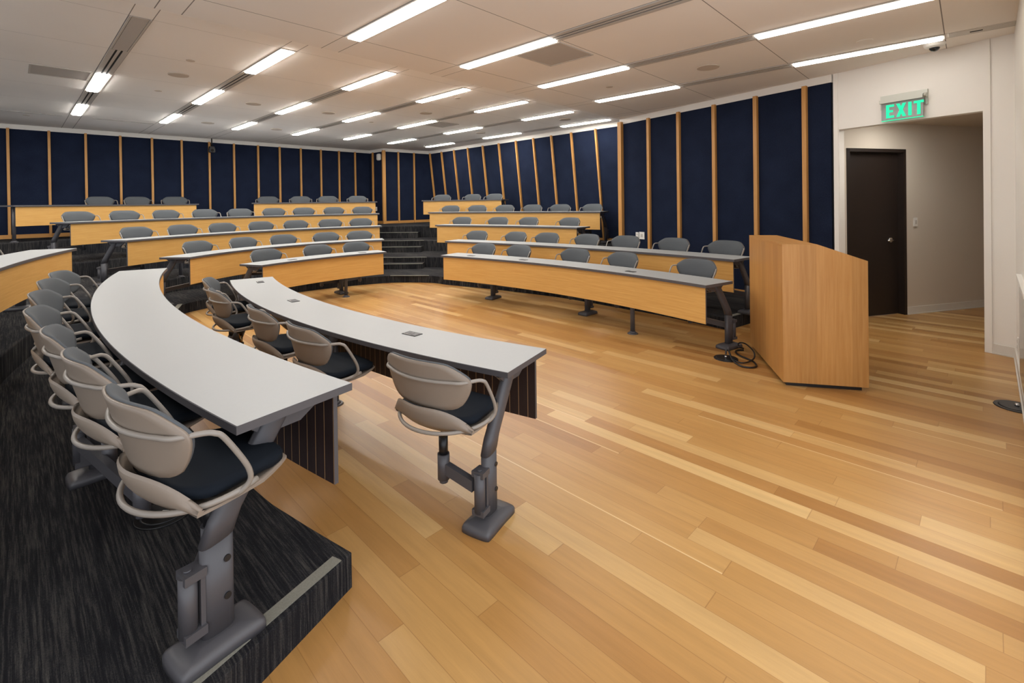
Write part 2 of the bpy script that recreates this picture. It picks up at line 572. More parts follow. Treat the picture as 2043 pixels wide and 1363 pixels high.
# half steps in the aisle between the back-left and right banks, and the left cross aisle
def half_step(A, B, depth, z0, z1, ins=True):
    A, B = Vector(A), Vector(B)
    d = (B - A).normalized()
    n = Vector((d.y, -d.x))
    if n.y > 0:
        n = -n
    b_ = bmesh.new()
    slab(b_, A, B, n, -0.02, depth, z0, z1)
    o = struct(new_obj('carpet_step', b_, MAT['carpet']))
    b_ = bmesh.new()
    slab(b_, A, B, n, depth - .03, depth + .004, z1 - .006, z1 + .004)
    new_obj('nosing_strip', b_, MAT['nosing'], o)
    return o
half_step((-3.25, 10.96), (-2.02, 10.96), .27, T[1], (T[1] + T[2]) / 2)
half_step((-3.65, 12.40), (-2.32, 12.37), .27, T[2], (T[2] + T[3]) / 2)
half_step((-3.95, 13.60), (-2.62, 13.55), .27, T[3], (T[3] + T[4]) / 2)
def nose(A, B, z, w=.03):
    A, B = Vector(A), Vector(B)
    d = (B - A).normalized(); n = Vector((d.y, -d.x))
    b_ = bmesh.new()
    slab(b_, A, B, n, -w / 2, w / 2, z - .004, z + .004)
    return struct(new_obj('trim_1', b_, MAT['nosing']))
nose((-2.5, 9.725), (-1.7, 9.66), T[1])
nose((-3.05, 10.995), (-1.98, 10.96), T[2])
nose((-3.5, 12.42), (-2.3, 12.38), T[3])
# left cross-aisle steps
def step_left(A, B, z0, z1):
    A, B = Vector(A), Vector(B)
    d = (B - A).normalized(); n = Vector((-d.y, d.x))
    if n.x < 0: n = -n
    b_ = bmesh.new()
    slab(b_, A, B, n, -.02, .27, z0, z1)
    o = struct(new_obj('carpet_step', b_, MAT['carpet']))
    b_ = bmesh.new()
    slab(b_, A, B, n, .24, .274, z1 - .006, z1 + .004)
    new_obj('nosing_strip', b_, MAT['nosing'], o)
step_left((-5.75, 6.3), (-6.0, 7.1), T[1], (T[1] + T[2]) / 2)
step_left((-7.15, 6.55), (-7.5, 7.5), T[2], (T[2] + T[3]) / 2)

# ---- ceiling
def to_local(p):
    v = Vector(p[:2])
    return Vector((v.dot(D2), v.dot(D1)))
BK0, BK1 = Vector((-8.84, -2.76)), Vector((2.16, 9.37))
def ceil_obj(pts, z, mat):
    b_ = bmesh.new()
    poly_prism(b_, [to_local(p) for p in pts], 0, 0.12)
    o = new_obj('ceiling', b_, mat)
    o.rotation_euler = (0, 0, TH)
    o.location = (0, 0, z)
    return struct(o)
ceil_obj([BK0, BK1, FA + Vector((.1, 0)), KC + Vector((.15, .05)), (-3.7, -4.2), (-8.84, -4.9)], CEIL_F, MAT['ceil_f'])
ceil_obj([BK0, (2.0, 9.1), (2.2, 9.36), (3.6, 10.4), (-2.9, 17.2), (-4.2, 15.9), (-4.9, 16.7), (-15.5, 6.2), (-13, -2)], CEIL_R, MAT['ceil_r'])
bm = bmesh.new()
d = (BK1 - BK0).normalized(); nB = Vector((-d.y, d.x))
slab(bm, BK0, BK1, nB, -0.02, 0.0, CEIL_F + .001, CEIL_R + .05)
struct(new_obj('trim_2', bm, MAT['plaster']))
bm = bmesh.new()   # plain plaster border of the rear ceiling beside the drop
slab(bm, BK0, BK1 - d * .1, nB, -0.01, 0.42, CEIL_R - .004, CEIL_R + .03)
struct(new_obj('trim_3', bm, MAT['plaster']))

# ---- panelled walls
def batten(parent, p0, p1, t, n, w=.045, dep=.055, name='wood_batten'):
    """p0, p1 3-D foot/head on the wall face, t wall tangent, n inward normal (plan)"""
    t3, n3 = Vector((*t, 0)), Vector((*n, 0))
    b_ = bmesh.new()
    c = []
    for p in (p0, p1):
        p = Vector(p)
        c += [p - t3 * w / 2, p + t3 * w / 2, p + t3 * w / 2 + n3 * dep, p - t3 * w / 2 + n3 * dep]
    hexa(b_, c)
    set_uv(b_, lambda co, f: (co.z, co.dot(t3) + co.dot(n3)))
    return new_obj(name, b_, MAT['batten'], parent)

def panel_wall(name, A, B, n, z0, z1, ribs, lean=0.0, ztop=None, ext=(0, 0), base=True, ribw=.045):
    """A,B top line in plan; n inward normal; lean = outward shift of the foot"""
    A, B, n = Vector(A), Vector(B), Vector(n).normalized()
    t = (B - A).normalized()
    L = (B - A).length
    b_ = bmesh.new()
    off = -n * lean
    def pt(s, dd, z):
        f = (z1 - z) / (z1 - z0)
        q = A + t * s + off * f + n * dd
        return Vector((q.x, q.y, z))
    hexa(b_, [pt(-ext[0], -.15, z0 - .3), pt(L + ext[1], -.15, z0 - .3), pt(L + ext[1], -.02, z0 - .3), pt(-ext[0], -.02, z0 - .3),
              pt(-ext[0], -.15, z1 + .09), pt(L + ext[1], -.15, z1 + .09), pt(L + ext[1], -.02, z1 + .09), pt(-ext[0], -.02, z1 + .09)])
    root = struct(new_obj(name, b_, MAT['black']))
    edges = [0.0] + list(ribs) + [L]
    for a, b in zip(edges[:-1], edges[1:]):
        if b - a < .05:
            continue
        b_ = bmesh.new()
        hexa(b_, [pt(a + .012, -.02, z0), pt(b - .012, -.02, z0), pt(b - .012, .005, z0), pt(a + .012, .005, z0),
                  pt(a + .012, -.02, z1), pt(b - .012, -.02, z1), pt(b - .012, .005, z1), pt(a + .012, .005, z1)])
        new_obj('fabric_panel', b_, MAT['fabric'], root)
    for s in ribs:
        batten(root, pt(s, 0, z0), pt(s, 0, z1 + .012), t, n, ribw)
    if base:
        b_ = bmesh.new()
        hexa(b_, [pt(0, -.01, z0 - .02), pt(L, -.01, z0 - .02), pt(L, .02, z0 - .02), pt(0, .02, z0 - .02),
                  pt(0, -.01, z0 + .085), pt(L, -.01, z0 + .085), pt(L, .02, z0 + .085), pt(0, .02, z0 + .085)])
        set_uv(b_, lambda co, f: (co.x * t.x + co.y * t.y, co.z))
        new_obj('base_rail', b_, MAT['batten'], root)
    b_ = bmesh.new()
    slab(b_, A - t * .0, B, n, -.15, .012, z1, ztop)
    new_obj('head_band', b_, MAT['white'], root)
    return root
nl = Vector((1, -1)).normalized()
t_l = (WB - WA).normalized()
s_off = (WAo - WA).dot(t_l)
lr = [s_off + s for s in (-3.42, -2.8, -2.18, -1.56, -.94, -.32, .298, .93, 1.54, 2.165, 2.78, 3.4, 4.02, 4.611, 5.228, 5.816, 6.426, 7.043, 7.631, 8.181)]
panel_wall('wall_left', WA, WB, Vector((t_l.y, -t_l.x)), T[4], 3.33, lr, ztop=CEIL_R, ext=(0, .15))
# short return to the projecting corner post, then the face beside it
PC = Vector((-4.18, 15.57))
tr = (PC - WB).normalized()
panel_wall('wall_return', WB, PC, Vector((-tr.y, tr.x)) * (1 if Vector((-tr.y, tr.x)).dot(Vector((-1, -1))) > 0 else -1), T[4], 3.33, [.24], ztop=CEIL_R, ext=(.15, 0))
tb = (RA - PC).normalized()
nb = Vector((tb.y, -tb.x))
wb_ = panel_wall('wall_back', PC, RA + tb * .25, nb, T[4], 3.33, [.52, 1.10], ztop=CEIL_R, ext=(0, .15))
b0 = Vector((PC.x, PC.y, T[4])); b1 = Vector((PC.x, PC.y, 3.36))
batten(wb_, b0 + Vector((0, 0, 0)), b1, tb, nb, .10, .07, 'corner_post')
tq = (RB - RA).normalized()
nq = Vector((tq.y, -tq.x))
if nq.dot(Vector((-1, -1))) < 0: nq = -nq
RBx = RB + tq * 1.3
panel_wall('wall_right_rear', RA, RBx, nq, .62, 3.33, [.115, .802, 1.50, 2.22, 2.95, 3.68, 4.40, 5.08, 5.73, 6.40, 7.15, 8.0], lean=.30, ztop=CEIL_R, ext=(.3, .15))
tf = (FB - FA).normalized()
nf = Vector((tf.y, -tf.x))
if nf.dot(Vector((-1, -1))) < 0: nf = -nf
wf = panel_wall('wall_right', FA, FB, nf, T[1], 3.10, [.321, 1.007, 1.692, 2.375, 3.039], ztop=CEIL_F, ribw=.055)
batten(wf, Vector((*(FB - tf * .05), T[1])), Vector((*(FB - tf * .05), 3.14)), tf, nf, .09, .075, 'corner_post')
# return from the front right wall back to the leaning wall
bm = bmesh.new()
RT = Vector((3.35, 10.45))
tt = (RT - FB).normalized(); nt = Vector((-tt.y, tt.x))
slab(bm, FB, RT, nt, -.1, 0, 0.1, CEIL_R)
struct(new_obj('wall_return_rear', bm, MAT['fabric']))

# ---- white walls
bm = bmesh.new()
to = (OB - OA).normalized(); no = Vector((-to.y, to.x))
if no.dot(Vector((1, 1))) < 0: no = -no      # outward, towards the vestibule
OH = 2.478
slab(bm, OA - to * .05, OB, no, 0, .12, OH, CEIL_F + .1)
slab(bm, OA - to * .05, OA + to * .005, no, 0, .12, 0, OH)
slab(bm, OB, KC + to * .0, no, 0.0, .12, 0, CEIL_F + .1)
wo = struct(new_obj('wall_opening', bm, MAT['white']))
bm = bmesh.new()
slab(bm, OB - to * .002, OB + to * .055, no, -.012, .0, 0, CEIL_F)
new_obj('jamb_casing', bm, MAT['white'], wo)
bm = bmesh.new()   # narrow white return between fabric wall and opening
slab(bm, FA - tf * .02, OA, Vector((-no.x, -no.y)), 0.0, .012, 0, CEIL_F)
struct(new_obj('trim_4', bm, MAT['white']))
tk = (KD - KC).normalized(); nk = Vector((-tk.y, tk.x))
if nk.dot(Vector((1, -1))) < 0: nk = -nk
bm = bmesh.new()
slab(bm, KC - tk * .1, KD, nk, 0, .12, 0, CEIL_F + .1)
struct(new_obj('wall_front', bm, MAT['white']))
bm = bmesh.new()
slab(bm, KC + tk * .0, KC + tk * 4.5, -nk, 0, .012, 0, .10)
slab(bm, KC + tk * .0, KC + tk * 4.5, -nk, .012, .02, 0, .014)
struct(new_obj('baseboard_front', bm, MAT['basew']))
bm = bmesh.new()
slab(bm, OB + to * .056, KC, -no, 0, .012, 0, .10)
slab(bm, OB + to * .056, KC, -no, .012, .02, 0, .014)
struct(new_obj('baseboard_opening', bm, MAT['basew']))
# ---- vestibule
HA, HB = Vector((5.37, 6.51)), Vector((7.6, 7.12))
th = (HB - HA).normalized(); nh = Vector((-th.y, th.x))       # away from camera
bm = bmesh.new()
slab(bm, HA, HB, nh, 0, .1, 0, 2.7)
slab(bm, HA - th * 1.15, HA, nh, 0, .1, 2.255, 2.7)
slab(bm, HA - th * 1.15, HA - th * 1.02, nh, 0, .1, 0, 2.255)
struct(new_obj('wall_hall', bm, MAT['hallpaint']))
bm = bmesh.new()
slab(bm, HA, HB, -nh, 0, .012, 0, .10)
slab(bm, HA, HB, -nh, .012, .02, 0, .014)
struct(new_obj('baseboard_hall', bm, MAT['basew']))
bm = bmesh.new()
slab(bm, HB, (8.2, 4.3), (1, 0.2), 0, .1, 0, 2.7)
slab(bm, (8.2, 4.3), (5.1, 4.75), (0, -1), 0, .1, 0, 2.7)
struct(new_obj('wall_hall_far', bm, MAT['hallpaint']))
bm = bmesh.new()
poly_prism(bm, [OA + no * .12 - to * .1, OB + no * .12, (5.1, 4.6), (8.3, 4.2), (7.8, 7.3), (4.36, 6.33)], 2.6, 2.7)
struct(new_obj('ceiling', bm, MAT['hallpaint']))
# door and frame
bm = bmesh.new()
slab(bm, HA - th * .045, HA, nh, -.012, .13, 0, 2.255)
slab(bm, HA - th * 1.03, HA - th * .985, nh, -.012, .13, 0, 2.255)
slab(bm, HA - th * 1.03, HA, nh, -.012, .13, 2.21, 2.255)
dfr = struct(new_obj('door_1', bm, MAT['door']))
bm = bmesh.new()
slab(bm, HA - th * .985, HA - th * .045, nh, .07, .115, 0.005, 2.21)
new_obj('door_leaf', bm, MAT['door'], dfr)
bm = bmesh.new()
hp = HA - th * .19 + nh * .07
hz = 1.02
cyl(bm, (*hp, hz), (*(hp - nh * .012), hz), .032, seg=20)
cyl(bm, (*(hp - nh * .01), hz), (*(hp - nh * .055), hz), .010, seg=12)
tube(bm, [(*(hp - nh * .055 + th * .01), hz), (*(hp - nh * .058 - th * .05), hz), (*(hp - nh * .052 - th * .12), hz - .003)], .0095, 10)
new_obj('lever_handle', bm, MAT['chrome'], dfr)

# ================================================================== CEILING FIXTURES
def grid_pt(x, y):
    return D2 * x + D1 * y
def fixture_root(name, x, y, z):
    p = grid_pt(x, y)
    return empty(name, (p.x, p.y, z), TH)
AR = [v * 1.83 for v in (3.1387, 3.8715, 4.6187, 5.3704, 6.1165, 6.8366)]
BR = [v * 1.83 for v in (2.3312, 1.5869, .8216, .0862)]
BR += [BR[-1] - 1.3695, BR[-1] - 2 * 1.3695]
X0R, X0F, SX = -.57, -.548, 1.385
def ceiling_light(k, y0, y1, z, x0, label):
    xc = x0 + k * SX + .062
    r = fixture_root('ceiling_light', xc, (y0 + y1) / 2, z)
    h = abs(y1 - y0) / 2
    b_ = bmesh.new()
    for s in (-1, 1):
        box(b_, (s * .0785 - .0105, -h, -.010), (s * .0785 + .0105, h, .004))
    for s in (-1, 1):
        box(b_, (-.068, s * (h - .008) - .008, -.010), (.068, s * (h - .008) + .008, .004))
    new_obj('frame', b_, MAT['trim'], r)
    b_ = bmesh.new()
    box(b_, (-.063, -h + .017, -.022), (.063, h - .017, .003))
    new_obj('diffuser', b_, MAT['lamp'] if z > 3.3 else MAT['lamp_f'], r)
    tag(r, label, 'ceiling light', 'linear ceiling lights')
    return r
def linear_vent(k, y0, y1, z, x0, label):
    xc = x0 + k * SX + .062
    r = fixture_root('linear_vent', xc, (y0 + y1) / 2, z)
    h = abs(y1 - y0) / 2 - .002
    b_ = bmesh.new()
    for a, b in ((-.088, -.036), (-.014, .014), (.036, .088)):
        box(b_, (a, -h, -.010), (b, h, .003))
    new_obj('frame', b_, MAT['slotrail'], r)
    b_ = bmesh.new()
    for a, b in ((-.036, -.014), (.014, .036)):
        box(b_, (a, -h, -.004), (b, h, .003))
    new_obj('slots', b_, MAT['slot'], r)
    tag(r, label, 'air vent', 'linear slot vents in line with the lights')
    return r
ORD = ['zeroth', 'first', 'second', 'third', 'fourth', 'fifth', 'sixth', 'seventh', 'eighth', 'ninth']
POS = ['nearest', 'middle', 'farthest']
for k in range(-1, 8):
    tagk = f'{ORD[k]} light line from the left' if k >= 1 else ('light line outside the left edge' if k == 0 else 'outermost light line outside the left edge')
    for i in (0, 2, 4):
        if k == 1 and i == 0:
            continue
        ceiling_light(k, AR[i], AR[i + 1], CEIL_R, X0R, f'{POS[i // 2]} lit strip of the {tagk}, rear ceiling')
    for i in (1, 3):
        if k >= 1:
            linear_vent(k, AR[i], AR[i + 1], CEIL_R, X0R, f'{"nearer" if i == 1 else "farther"} grey slot vent on the {tagk}, rear ceiling')
# plain cover panel at the head of the first line
r = fixture_root('ceiling_cover_panel', X0R + SX + .062, (AR[0] + AR[1]) / 2, CEIL_R)
b_ = bmesh.new(); h = (AR[1] - AR[0]) / 2
box(b_, (-.066, -h, -.007), (.066, h, .003))
new_obj('panel', b_, MAT['grille'], r)
b_ = bmesh.new()
for s in (-1, 1):
    box(b_, (s * .08 - .008, -h, -.010), (s * .08 + .008, h, .003))
new_obj('frame', b_, MAT['slotrail'], r)
tag(r, 'plain grey cover panel filling the near end of the leftmost light line', 'ceiling panel')
FPOS = {0: 'far', 2: 'near', 4: 'hindmost'}
for k in range(0, 6):
    nm = {5: 'line nearest the right wall', 4: 'second line from the right wall', 3: 'third line from the right wall', 2: 'fourth line from the right wall', 1: 'fifth line from the right wall', 0: 'sixth line from the right wall'}[k]
    for i in (0, 2, 4):
        if k == 5 and i == 4:
            continue
        if k == 4 and i == 4:
            continue
        ceiling_light(k, BR[i + 1], BR[i], CEIL_F, X0F, f'{FPOS[i]} lit strip on front ceiling, {nm}')
    if k >= 3:
        linear_vent(k, BR[2], BR[1], CEIL_F, X0F, f'grey slot vent on the front ceiling, in the {nm}')
hc = OA + to * .80 + no * .52  # added lamp, hidden behind the header, to brighten the hallway
r = empty('ceiling_light', (hc.x, hc.y, 2.6), math.atan2(to.y, to.x) + pi / 2)
b_ = bmesh.new()
for s in (-1, 1):
    box(b_, (s * .0785 - .0105, -.33, -.010), (s * .0785 + .0105, .33, .004))
new_obj('frame', b_, MAT['trim'], r)
b_ = bmesh.new(); box(b_, (-.066, -.33, -.012), (.066, .33, .003))
new_obj('diffuser', b_, MAT['lamp'], r)
tag(r, 'unseen ceiling light added to brighten the hallway behind the exit opening', 'ceiling light')
# small slot sensor panel past the last light
r = fixture_root('ceiling_access_strip', X0F + 5 * SX + .062, BR[3] - .45, CEIL_F)
b_ = bmesh.new()
box(b_, (-.075, -.42, -.004), (.075, .42, .003))
new_obj('panel', b_, MAT['trim'], r)
b_ = bmesh.new()
box(b_, (-.012, .18, -.007), (.012, .27, -.003))
new_obj('slot', b_, MAT['slot'], r)
tag(r, 'narrow ceiling strip with a small black slot beside the dome camera', 'ceiling panel')

def disc_thing(name, x, y, z, r_, mat, label, cat, group, th_=.012):
    b_ = bmesh.new()
    cyl(b_, (0, 0, -th_), (0, 0, .002), r_ * .96, r_, 32)
    o = new_obj(name, b_, mat, loc=(x, y, z))
    return tag(o, label, cat, group)
SPK = [((-4.58, 6.60), 'beside the nearest light of the second light line'), ((-4.59, 8.53), 'left of the third light line, nearer one'),
       ((-3.61, 9.46), 'between the third and fourth light lines'), ((-6.60, 10.40), 'between the second and third light lines at their far ends'),
       ((-5.60, 11.41), 'near the farthest light of the fourth light line'), ((-1.71, 9.62), 'between the fifth and fourth light lines'),
       ((1.20, 10.57), 'beside the seventh light line by the leaning wall'), ((-.79, 12.43), 'between the sixth and seventh light lines')]
for (x, y), w in SPK:
    disc_thing('ceiling_speaker', x, y, CEIL_R, .125, MAT['speaker'], f'round ceiling speaker {w}', 'speaker', 'round ceiling speakers')
disc_thing('ceiling_speaker', 2.38, 5.75, CEIL_F, .13, MAT['speaker'], 'round ceiling speaker on the front ceiling near the right wall', 'speaker', 'round ceiling speakers')
SPR = [((-3.99, 5.97), 'above the second light line near the ceiling drop'), ((-5.52, 7.49), 'between the first and second light lines'), ((-9.43, 9.30), 'far left beside the leftmost light line'),
       ((-.92, 8.3), 'between the fifth and sixth light lines'), ((-3.1, 10.6), 'beside the grille of the fifth light line')]
for (x, y), w in SPR:
    disc_thing('sprinkler_cover', x, y, CEIL_R, .05, MAT['speaker'], f'small round sprinkler cover {w}', 'sprinkler cover', 'small round ceiling covers', .006)
disc_thing('sprinkler_cover', 1.38, 6.67, CEIL_F, .05, MAT['speaker'], 'small round sprinkler cover on the front ceiling by the fourth light', 'sprinkler cover', 'small round ceiling covers', .006)
disc_thing('sprinkler_cover', 3.62, 4.88, CEIL_F, .075, MAT['ceil_f'], 'white round cover flush in the front ceiling between two lit strips', 'sprinkler cover', 'small round ceiling covers', .004)
def grille(x, y, z, s, label):
    r = empty('return_grille', (x, y, z), TH)
    b_ = bmesh.new()
    box(b_, (-s, -s, -.006), (s, s, .003))
    new_obj('face', b_, MAT['grille'], r)
    b_ = bmesh.new()
    for q in (-1, 1):
        box(b_, (q * s - .01, -s - .01, -.009), (q * s + .01, s + .01, .003))
        box(b_, (-s + .01, q * s - .01, -.009), (s - .01, q * s + .01, .003))
    new_obj('frame', b_, MAT['trim'], r)
    tag(r, label, 'air grille', 'square return air grilles')
pg = grid_pt(X0R + SX - .03 - .32, AR[2] + .35)
grille(pg.x, pg.y, CEIL_R, .29, 'square grey return grille left of the leftmost light line')
pg = grid_pt(X0F + 3 * SX + .17 + .31, BR[1] + .33)
grille(pg.x, pg.y, CEIL_F, .29, 'large square grey return grille beside a lit strip on the front ceiling')
pg = grid_pt(X0R + 5 * SX + .17 + .33, AR[2] + .34)
grille(pg.x, pg.y, CEIL_R, .29, 'square grey return grille beside the fifth light line, rear ceiling')
for (u, v, lab) in ((-2, 12.85, 'thin dark slot diffuser near the left wall, left one'), (0.2, 12.85, 'thin dark slot diffuser near the left wall, middle one'), (1.65, 12.85, 'thin dark slot diffuser near the left wall, right one')):
    r = fixture_root('slot_diffuser', u, v + .0, CEIL_R)
    b_ = bmesh.new()
    box(b_, (-.5, -.012, -.004), (.5, .012, .002))
    new_obj('slot', b_, MAT['slot'], r)
    b_ = bmesh.new()
    for s in (-1, 1):
        box(b_, (-.5, s * .018 - .006, -.005), (.5, s * .018 + .006, .002))
    new_obj('rim', b_, MAT['trim'], r)
    tag(r, lab, 'air vent', 'slot diffusers along the left wall')

# dome camera on the front ceiling
dc = empty('dome_camera', (4.44, 5.00, CEIL_F))
b_ = bmesh.new()
prof = [(.095, 0), (.093, -.012), (.080, -.030), (.055, -.040)]
for a, b in zip(prof[:-1], prof[1:]):
    cyl(b_, (0, 0, a[1]), (0, 0, b[1]), a[0], b[0], 28, cap=False)
cyl(b_, (0, 0, -.0395), (0, 0, -.041), .055, .05, 28)
new_obj('housing', b_, MAT['plate'], dc, smooth=True)
b_ = bmesh.new()
bmesh.ops.create_uvsphere(b_, u_segments=24, v_segments=12, radius=.045)
bmesh.ops.scale(b_, vec=(1, 1, .9), verts=b_.verts)
bmesh.ops.translate(b_, vec=(0, 0, -.038), verts=b_.verts)
new_obj('lens_dome', b_, MAT['screen'], dc, smooth=True)
tag(dc, 'small white dome camera with dark lens above the exit opening', 'security camera')

# tracking camera at the head of the left wall
pp = Vector((-8.10, 12.87)) + Vector((t_l.y, -t_l.x)) * .12
pc = empty('wall_camera', (pp.x, pp.y, 3.05), math.radians(45))
b_ = bmesh.new(); box(b_, (-.07, -.06, 0), (.07, .06, .13)); bmesh.ops.bevel(b_, geom=b_.edges[:], offset=.015, segments=2, affect='EDGES')
new_obj('head', b_, MAT['black'], pc)
b_ = bmesh.new(); cyl(b_, (0, -.055, .06), (0, -.095, .055), .035, .03, 20)
new_obj('lens', b_, MAT['screen'], pc)
b_ = bmesh.new(); box(b_, (-.055, -.05, .13), (.055, .14, .16)); cyl(b_, (0, 0, .15), (0, 0, .38), .016, seg=12)
new_obj('mount', b_, MAT['black'], pc)
tag(pc, 'small black camera hanging from the ceiling against the left wall', 'camera')

# ================================================================== WALL ITEMS
def wall_plate(P, t, n, z0, z1, w, label, cat, name='wall_plate', holes='outlet', group=None, mat='plate'):
    rz = math.atan2(t[1], t[0])
    r = empty(name, (P[0] + n[0] * .005, P[1] + n[1] * .005, z0), rz)
    s = 1 if Vector((-t[1], t[0])).dot(Vector(n[:2])) > 0 else -1
    b_ = bmesh.new()
    box(b_, (-w / 2, 0, 0), (w / 2, s * .008, z1 - z0))
    new_obj('plate', b_, MAT[mat], r)
    b_ = bmesh.new()
    hh = z1 - z0
    if holes == 'outlet':
        for q in (.3, .7):
            box(b_, (-.016, s * .008, hh * q - .014), (.016, s * .0095, hh * q + .014))
    else:
        box(b_, (-w * .2, s * .008, hh * .28), (w * .2, s * .013, hh * .72))
    new_obj('socket' if holes == 'outlet' else 'rocker', b_, MAT['trim'], r)
    tag(r, label, cat, group)
p1 = FA + tf * 3.36; p2 = FA + tf * 3.245
wall_plate(p1, tf, nf, .885, 1.01, .07, 'narrow white wall outlet on the navy wall, left of a wider one', 'wall outlet')
wall_plate(p2, tf, nf, .885, 1.02, .125, 'wide white wall outlet on the navy wall behind the second-row chairs', 'wall outlet', holes='switch')
ps = HA + th * .165
wall_plate(ps, th, -nh, 1.20, 1.32, .07, 'light switch on the hallway wall right of the dark door', 'light switch', 'light_switch', 'switch')
pr_ = KC + tk * .66
wall_plate(pr_, tk, -nk, .22, .34, .07, 'white outlet low on the right wall near the baseboard', 'wall outlet')
pq = WB + tr * .39
nr = Vector((-tr.y, tr.x))
if nr.dot(Vector((-1, -1))) < 0: nr = -nr
wall_plate(pq, tr, nr, 1.385, 1.52, .09, 'small white plate on the recessed navy wall, right of the top-row desk', 'wall plate', holes='switch')
pq = WB + tr * .675
r = empty('wall_speaker', (pq.x + nr.x * .055, pq.y + nr.y * .055, 3.05), math.atan2(tr.y, tr.x))
b_ = bmesh.new(); box(b_, (-.075, -.05, 0), (.075, .05, .21)); bmesh.ops.bevel(b_, geom=b_.edges[:], offset=.02, segments=2, affect='EDGES')
new_obj('housing', b_, MAT['plate'], r)
tag(r, 'small white wall box high beside the wooden corner post', 'wall box')

# exit sign
se = OA + to * .70 - no * .055
ex = empty('exit_sign', (se.x, se.y, 2.50), math.atan2(-to.y, -to.x) + 0)
# local x runs from right to left of the picture; build with text facing the room
sx = math.atan2(to.y, to.x)
ex.rotation_euler = (0, 0, sx)
b_ = bmesh.new()
box(b_, (-.225, .035, .135), (.225, .055, .30))
new_obj('back_plate', b_, MAT['brushed'], ex)
b_ = bmesh.new()
box(b_, (-.215, -.02, .205), (.20, .036, .245))
cyl(b_, (.20, .01, .235), (.228, .01, .235), .022, seg=16)
new_obj('arm_housing', b_, MAT['brushed'], ex)
b_ = bmesh.new()
box(b_, (-.20, -.002, .0), (.20, .006, .206))
new_obj('acrylic_panel', b_, MAT['glassy'], ex)
b_ = bmesh.new()
box(b_, (-.20, -.004, -.005), (.20, .008, .003))
new_obj('lit_edge', b_, MAT['green'], ex)
def letter_boxes(b_, polys, x, z, sc, y0, y1):
    for p in polys:
        v0 = [b_.verts.new((x + q[0] * sc, y0, z + q[1] * sc)) for q in p]
        v1 = [b_.verts.new((x + q[0] * sc, y1, z + q[1] * sc)) for q in p]
        b_.faces.new(v0); b_.faces.new(v1)
        for i in range(len(p)):
            j = (i + 1) % len(p)
            b_.faces.new((v0[i], v0[j], v1[j], v1[i]))
LET = {'E': (.52, [[(0, 0), (.2, 0), (.2, 1), (0, 1)], [(.2, 0), (.52, 0), (.52, .17), (.2, .17)], [(.2, .42), (.45, .42), (.45, .58), (.2, .58)], [(.2, .83), (.52, .83), (.52, 1), (.2, 1)]]),
       'X': (.62, [[(0, 0), (.21, 0), (.62, 1), (.41, 1)], [(.41, 0), (.62, 0), (.21, 1), (0, 1)]]),
       'I': (.2, [[(0, 0), (.2, 0), (.2, 1), (0, 1)]]),
       'T': (.6, [[(.2, 0), (.4, 0), (.4, .83), (.2, .83)], [(0, .83), (.6, .83), (.6, 1), (0, 1)]])}
x = -.152; sc = .152
for ch_ in 'EXIT':
    w_, ps_ = LET[ch_]
    for i_, p_ in enumerate(ps_):
        pass
    b_ = bmesh.new()
    letter_boxes(b_, ps_, x, .028, sc, -.006, -.001)
    lt = new_obj('letter', b_, MAT['green'], ex)
    lt['label'] = f'green letter {ch_}'
    x += w_ * sc + .021
tag(ex, 'green lit EXIT sign on clear acrylic above the opening', 'exit sign')

# white cabinet edge at the right border
pcab = KC + tk * 1.10
r = empty('wall_cabinet', (pcab.x, pcab.y, 0), math.atan2(tk.y, tk.x))
s = 1 if Vector((-tk.y, tk.x)).dot(-nk) > 0 else -1
b_ = bmesh.new(); box(b_, (.03, 0, .12), (1.2, s * .008, .93))
new_obj('body', b_, MAT['white'], r)
b_ = bmesh.new(); box(b_, (0, 0, .93), (1.22, s * .03, .955))
new_obj('top_ledge', b_, MAT['plate'], r)
b_ = bmesh.new(); box(b_, (.05, s * .0082, .15), (1.15, s * .014, .91))
new_obj('glass_front', b_, MAT['screen'], r)
tag(r, 'white ledge with dark glass front on the right wall at the picture edge', 'cabinet')

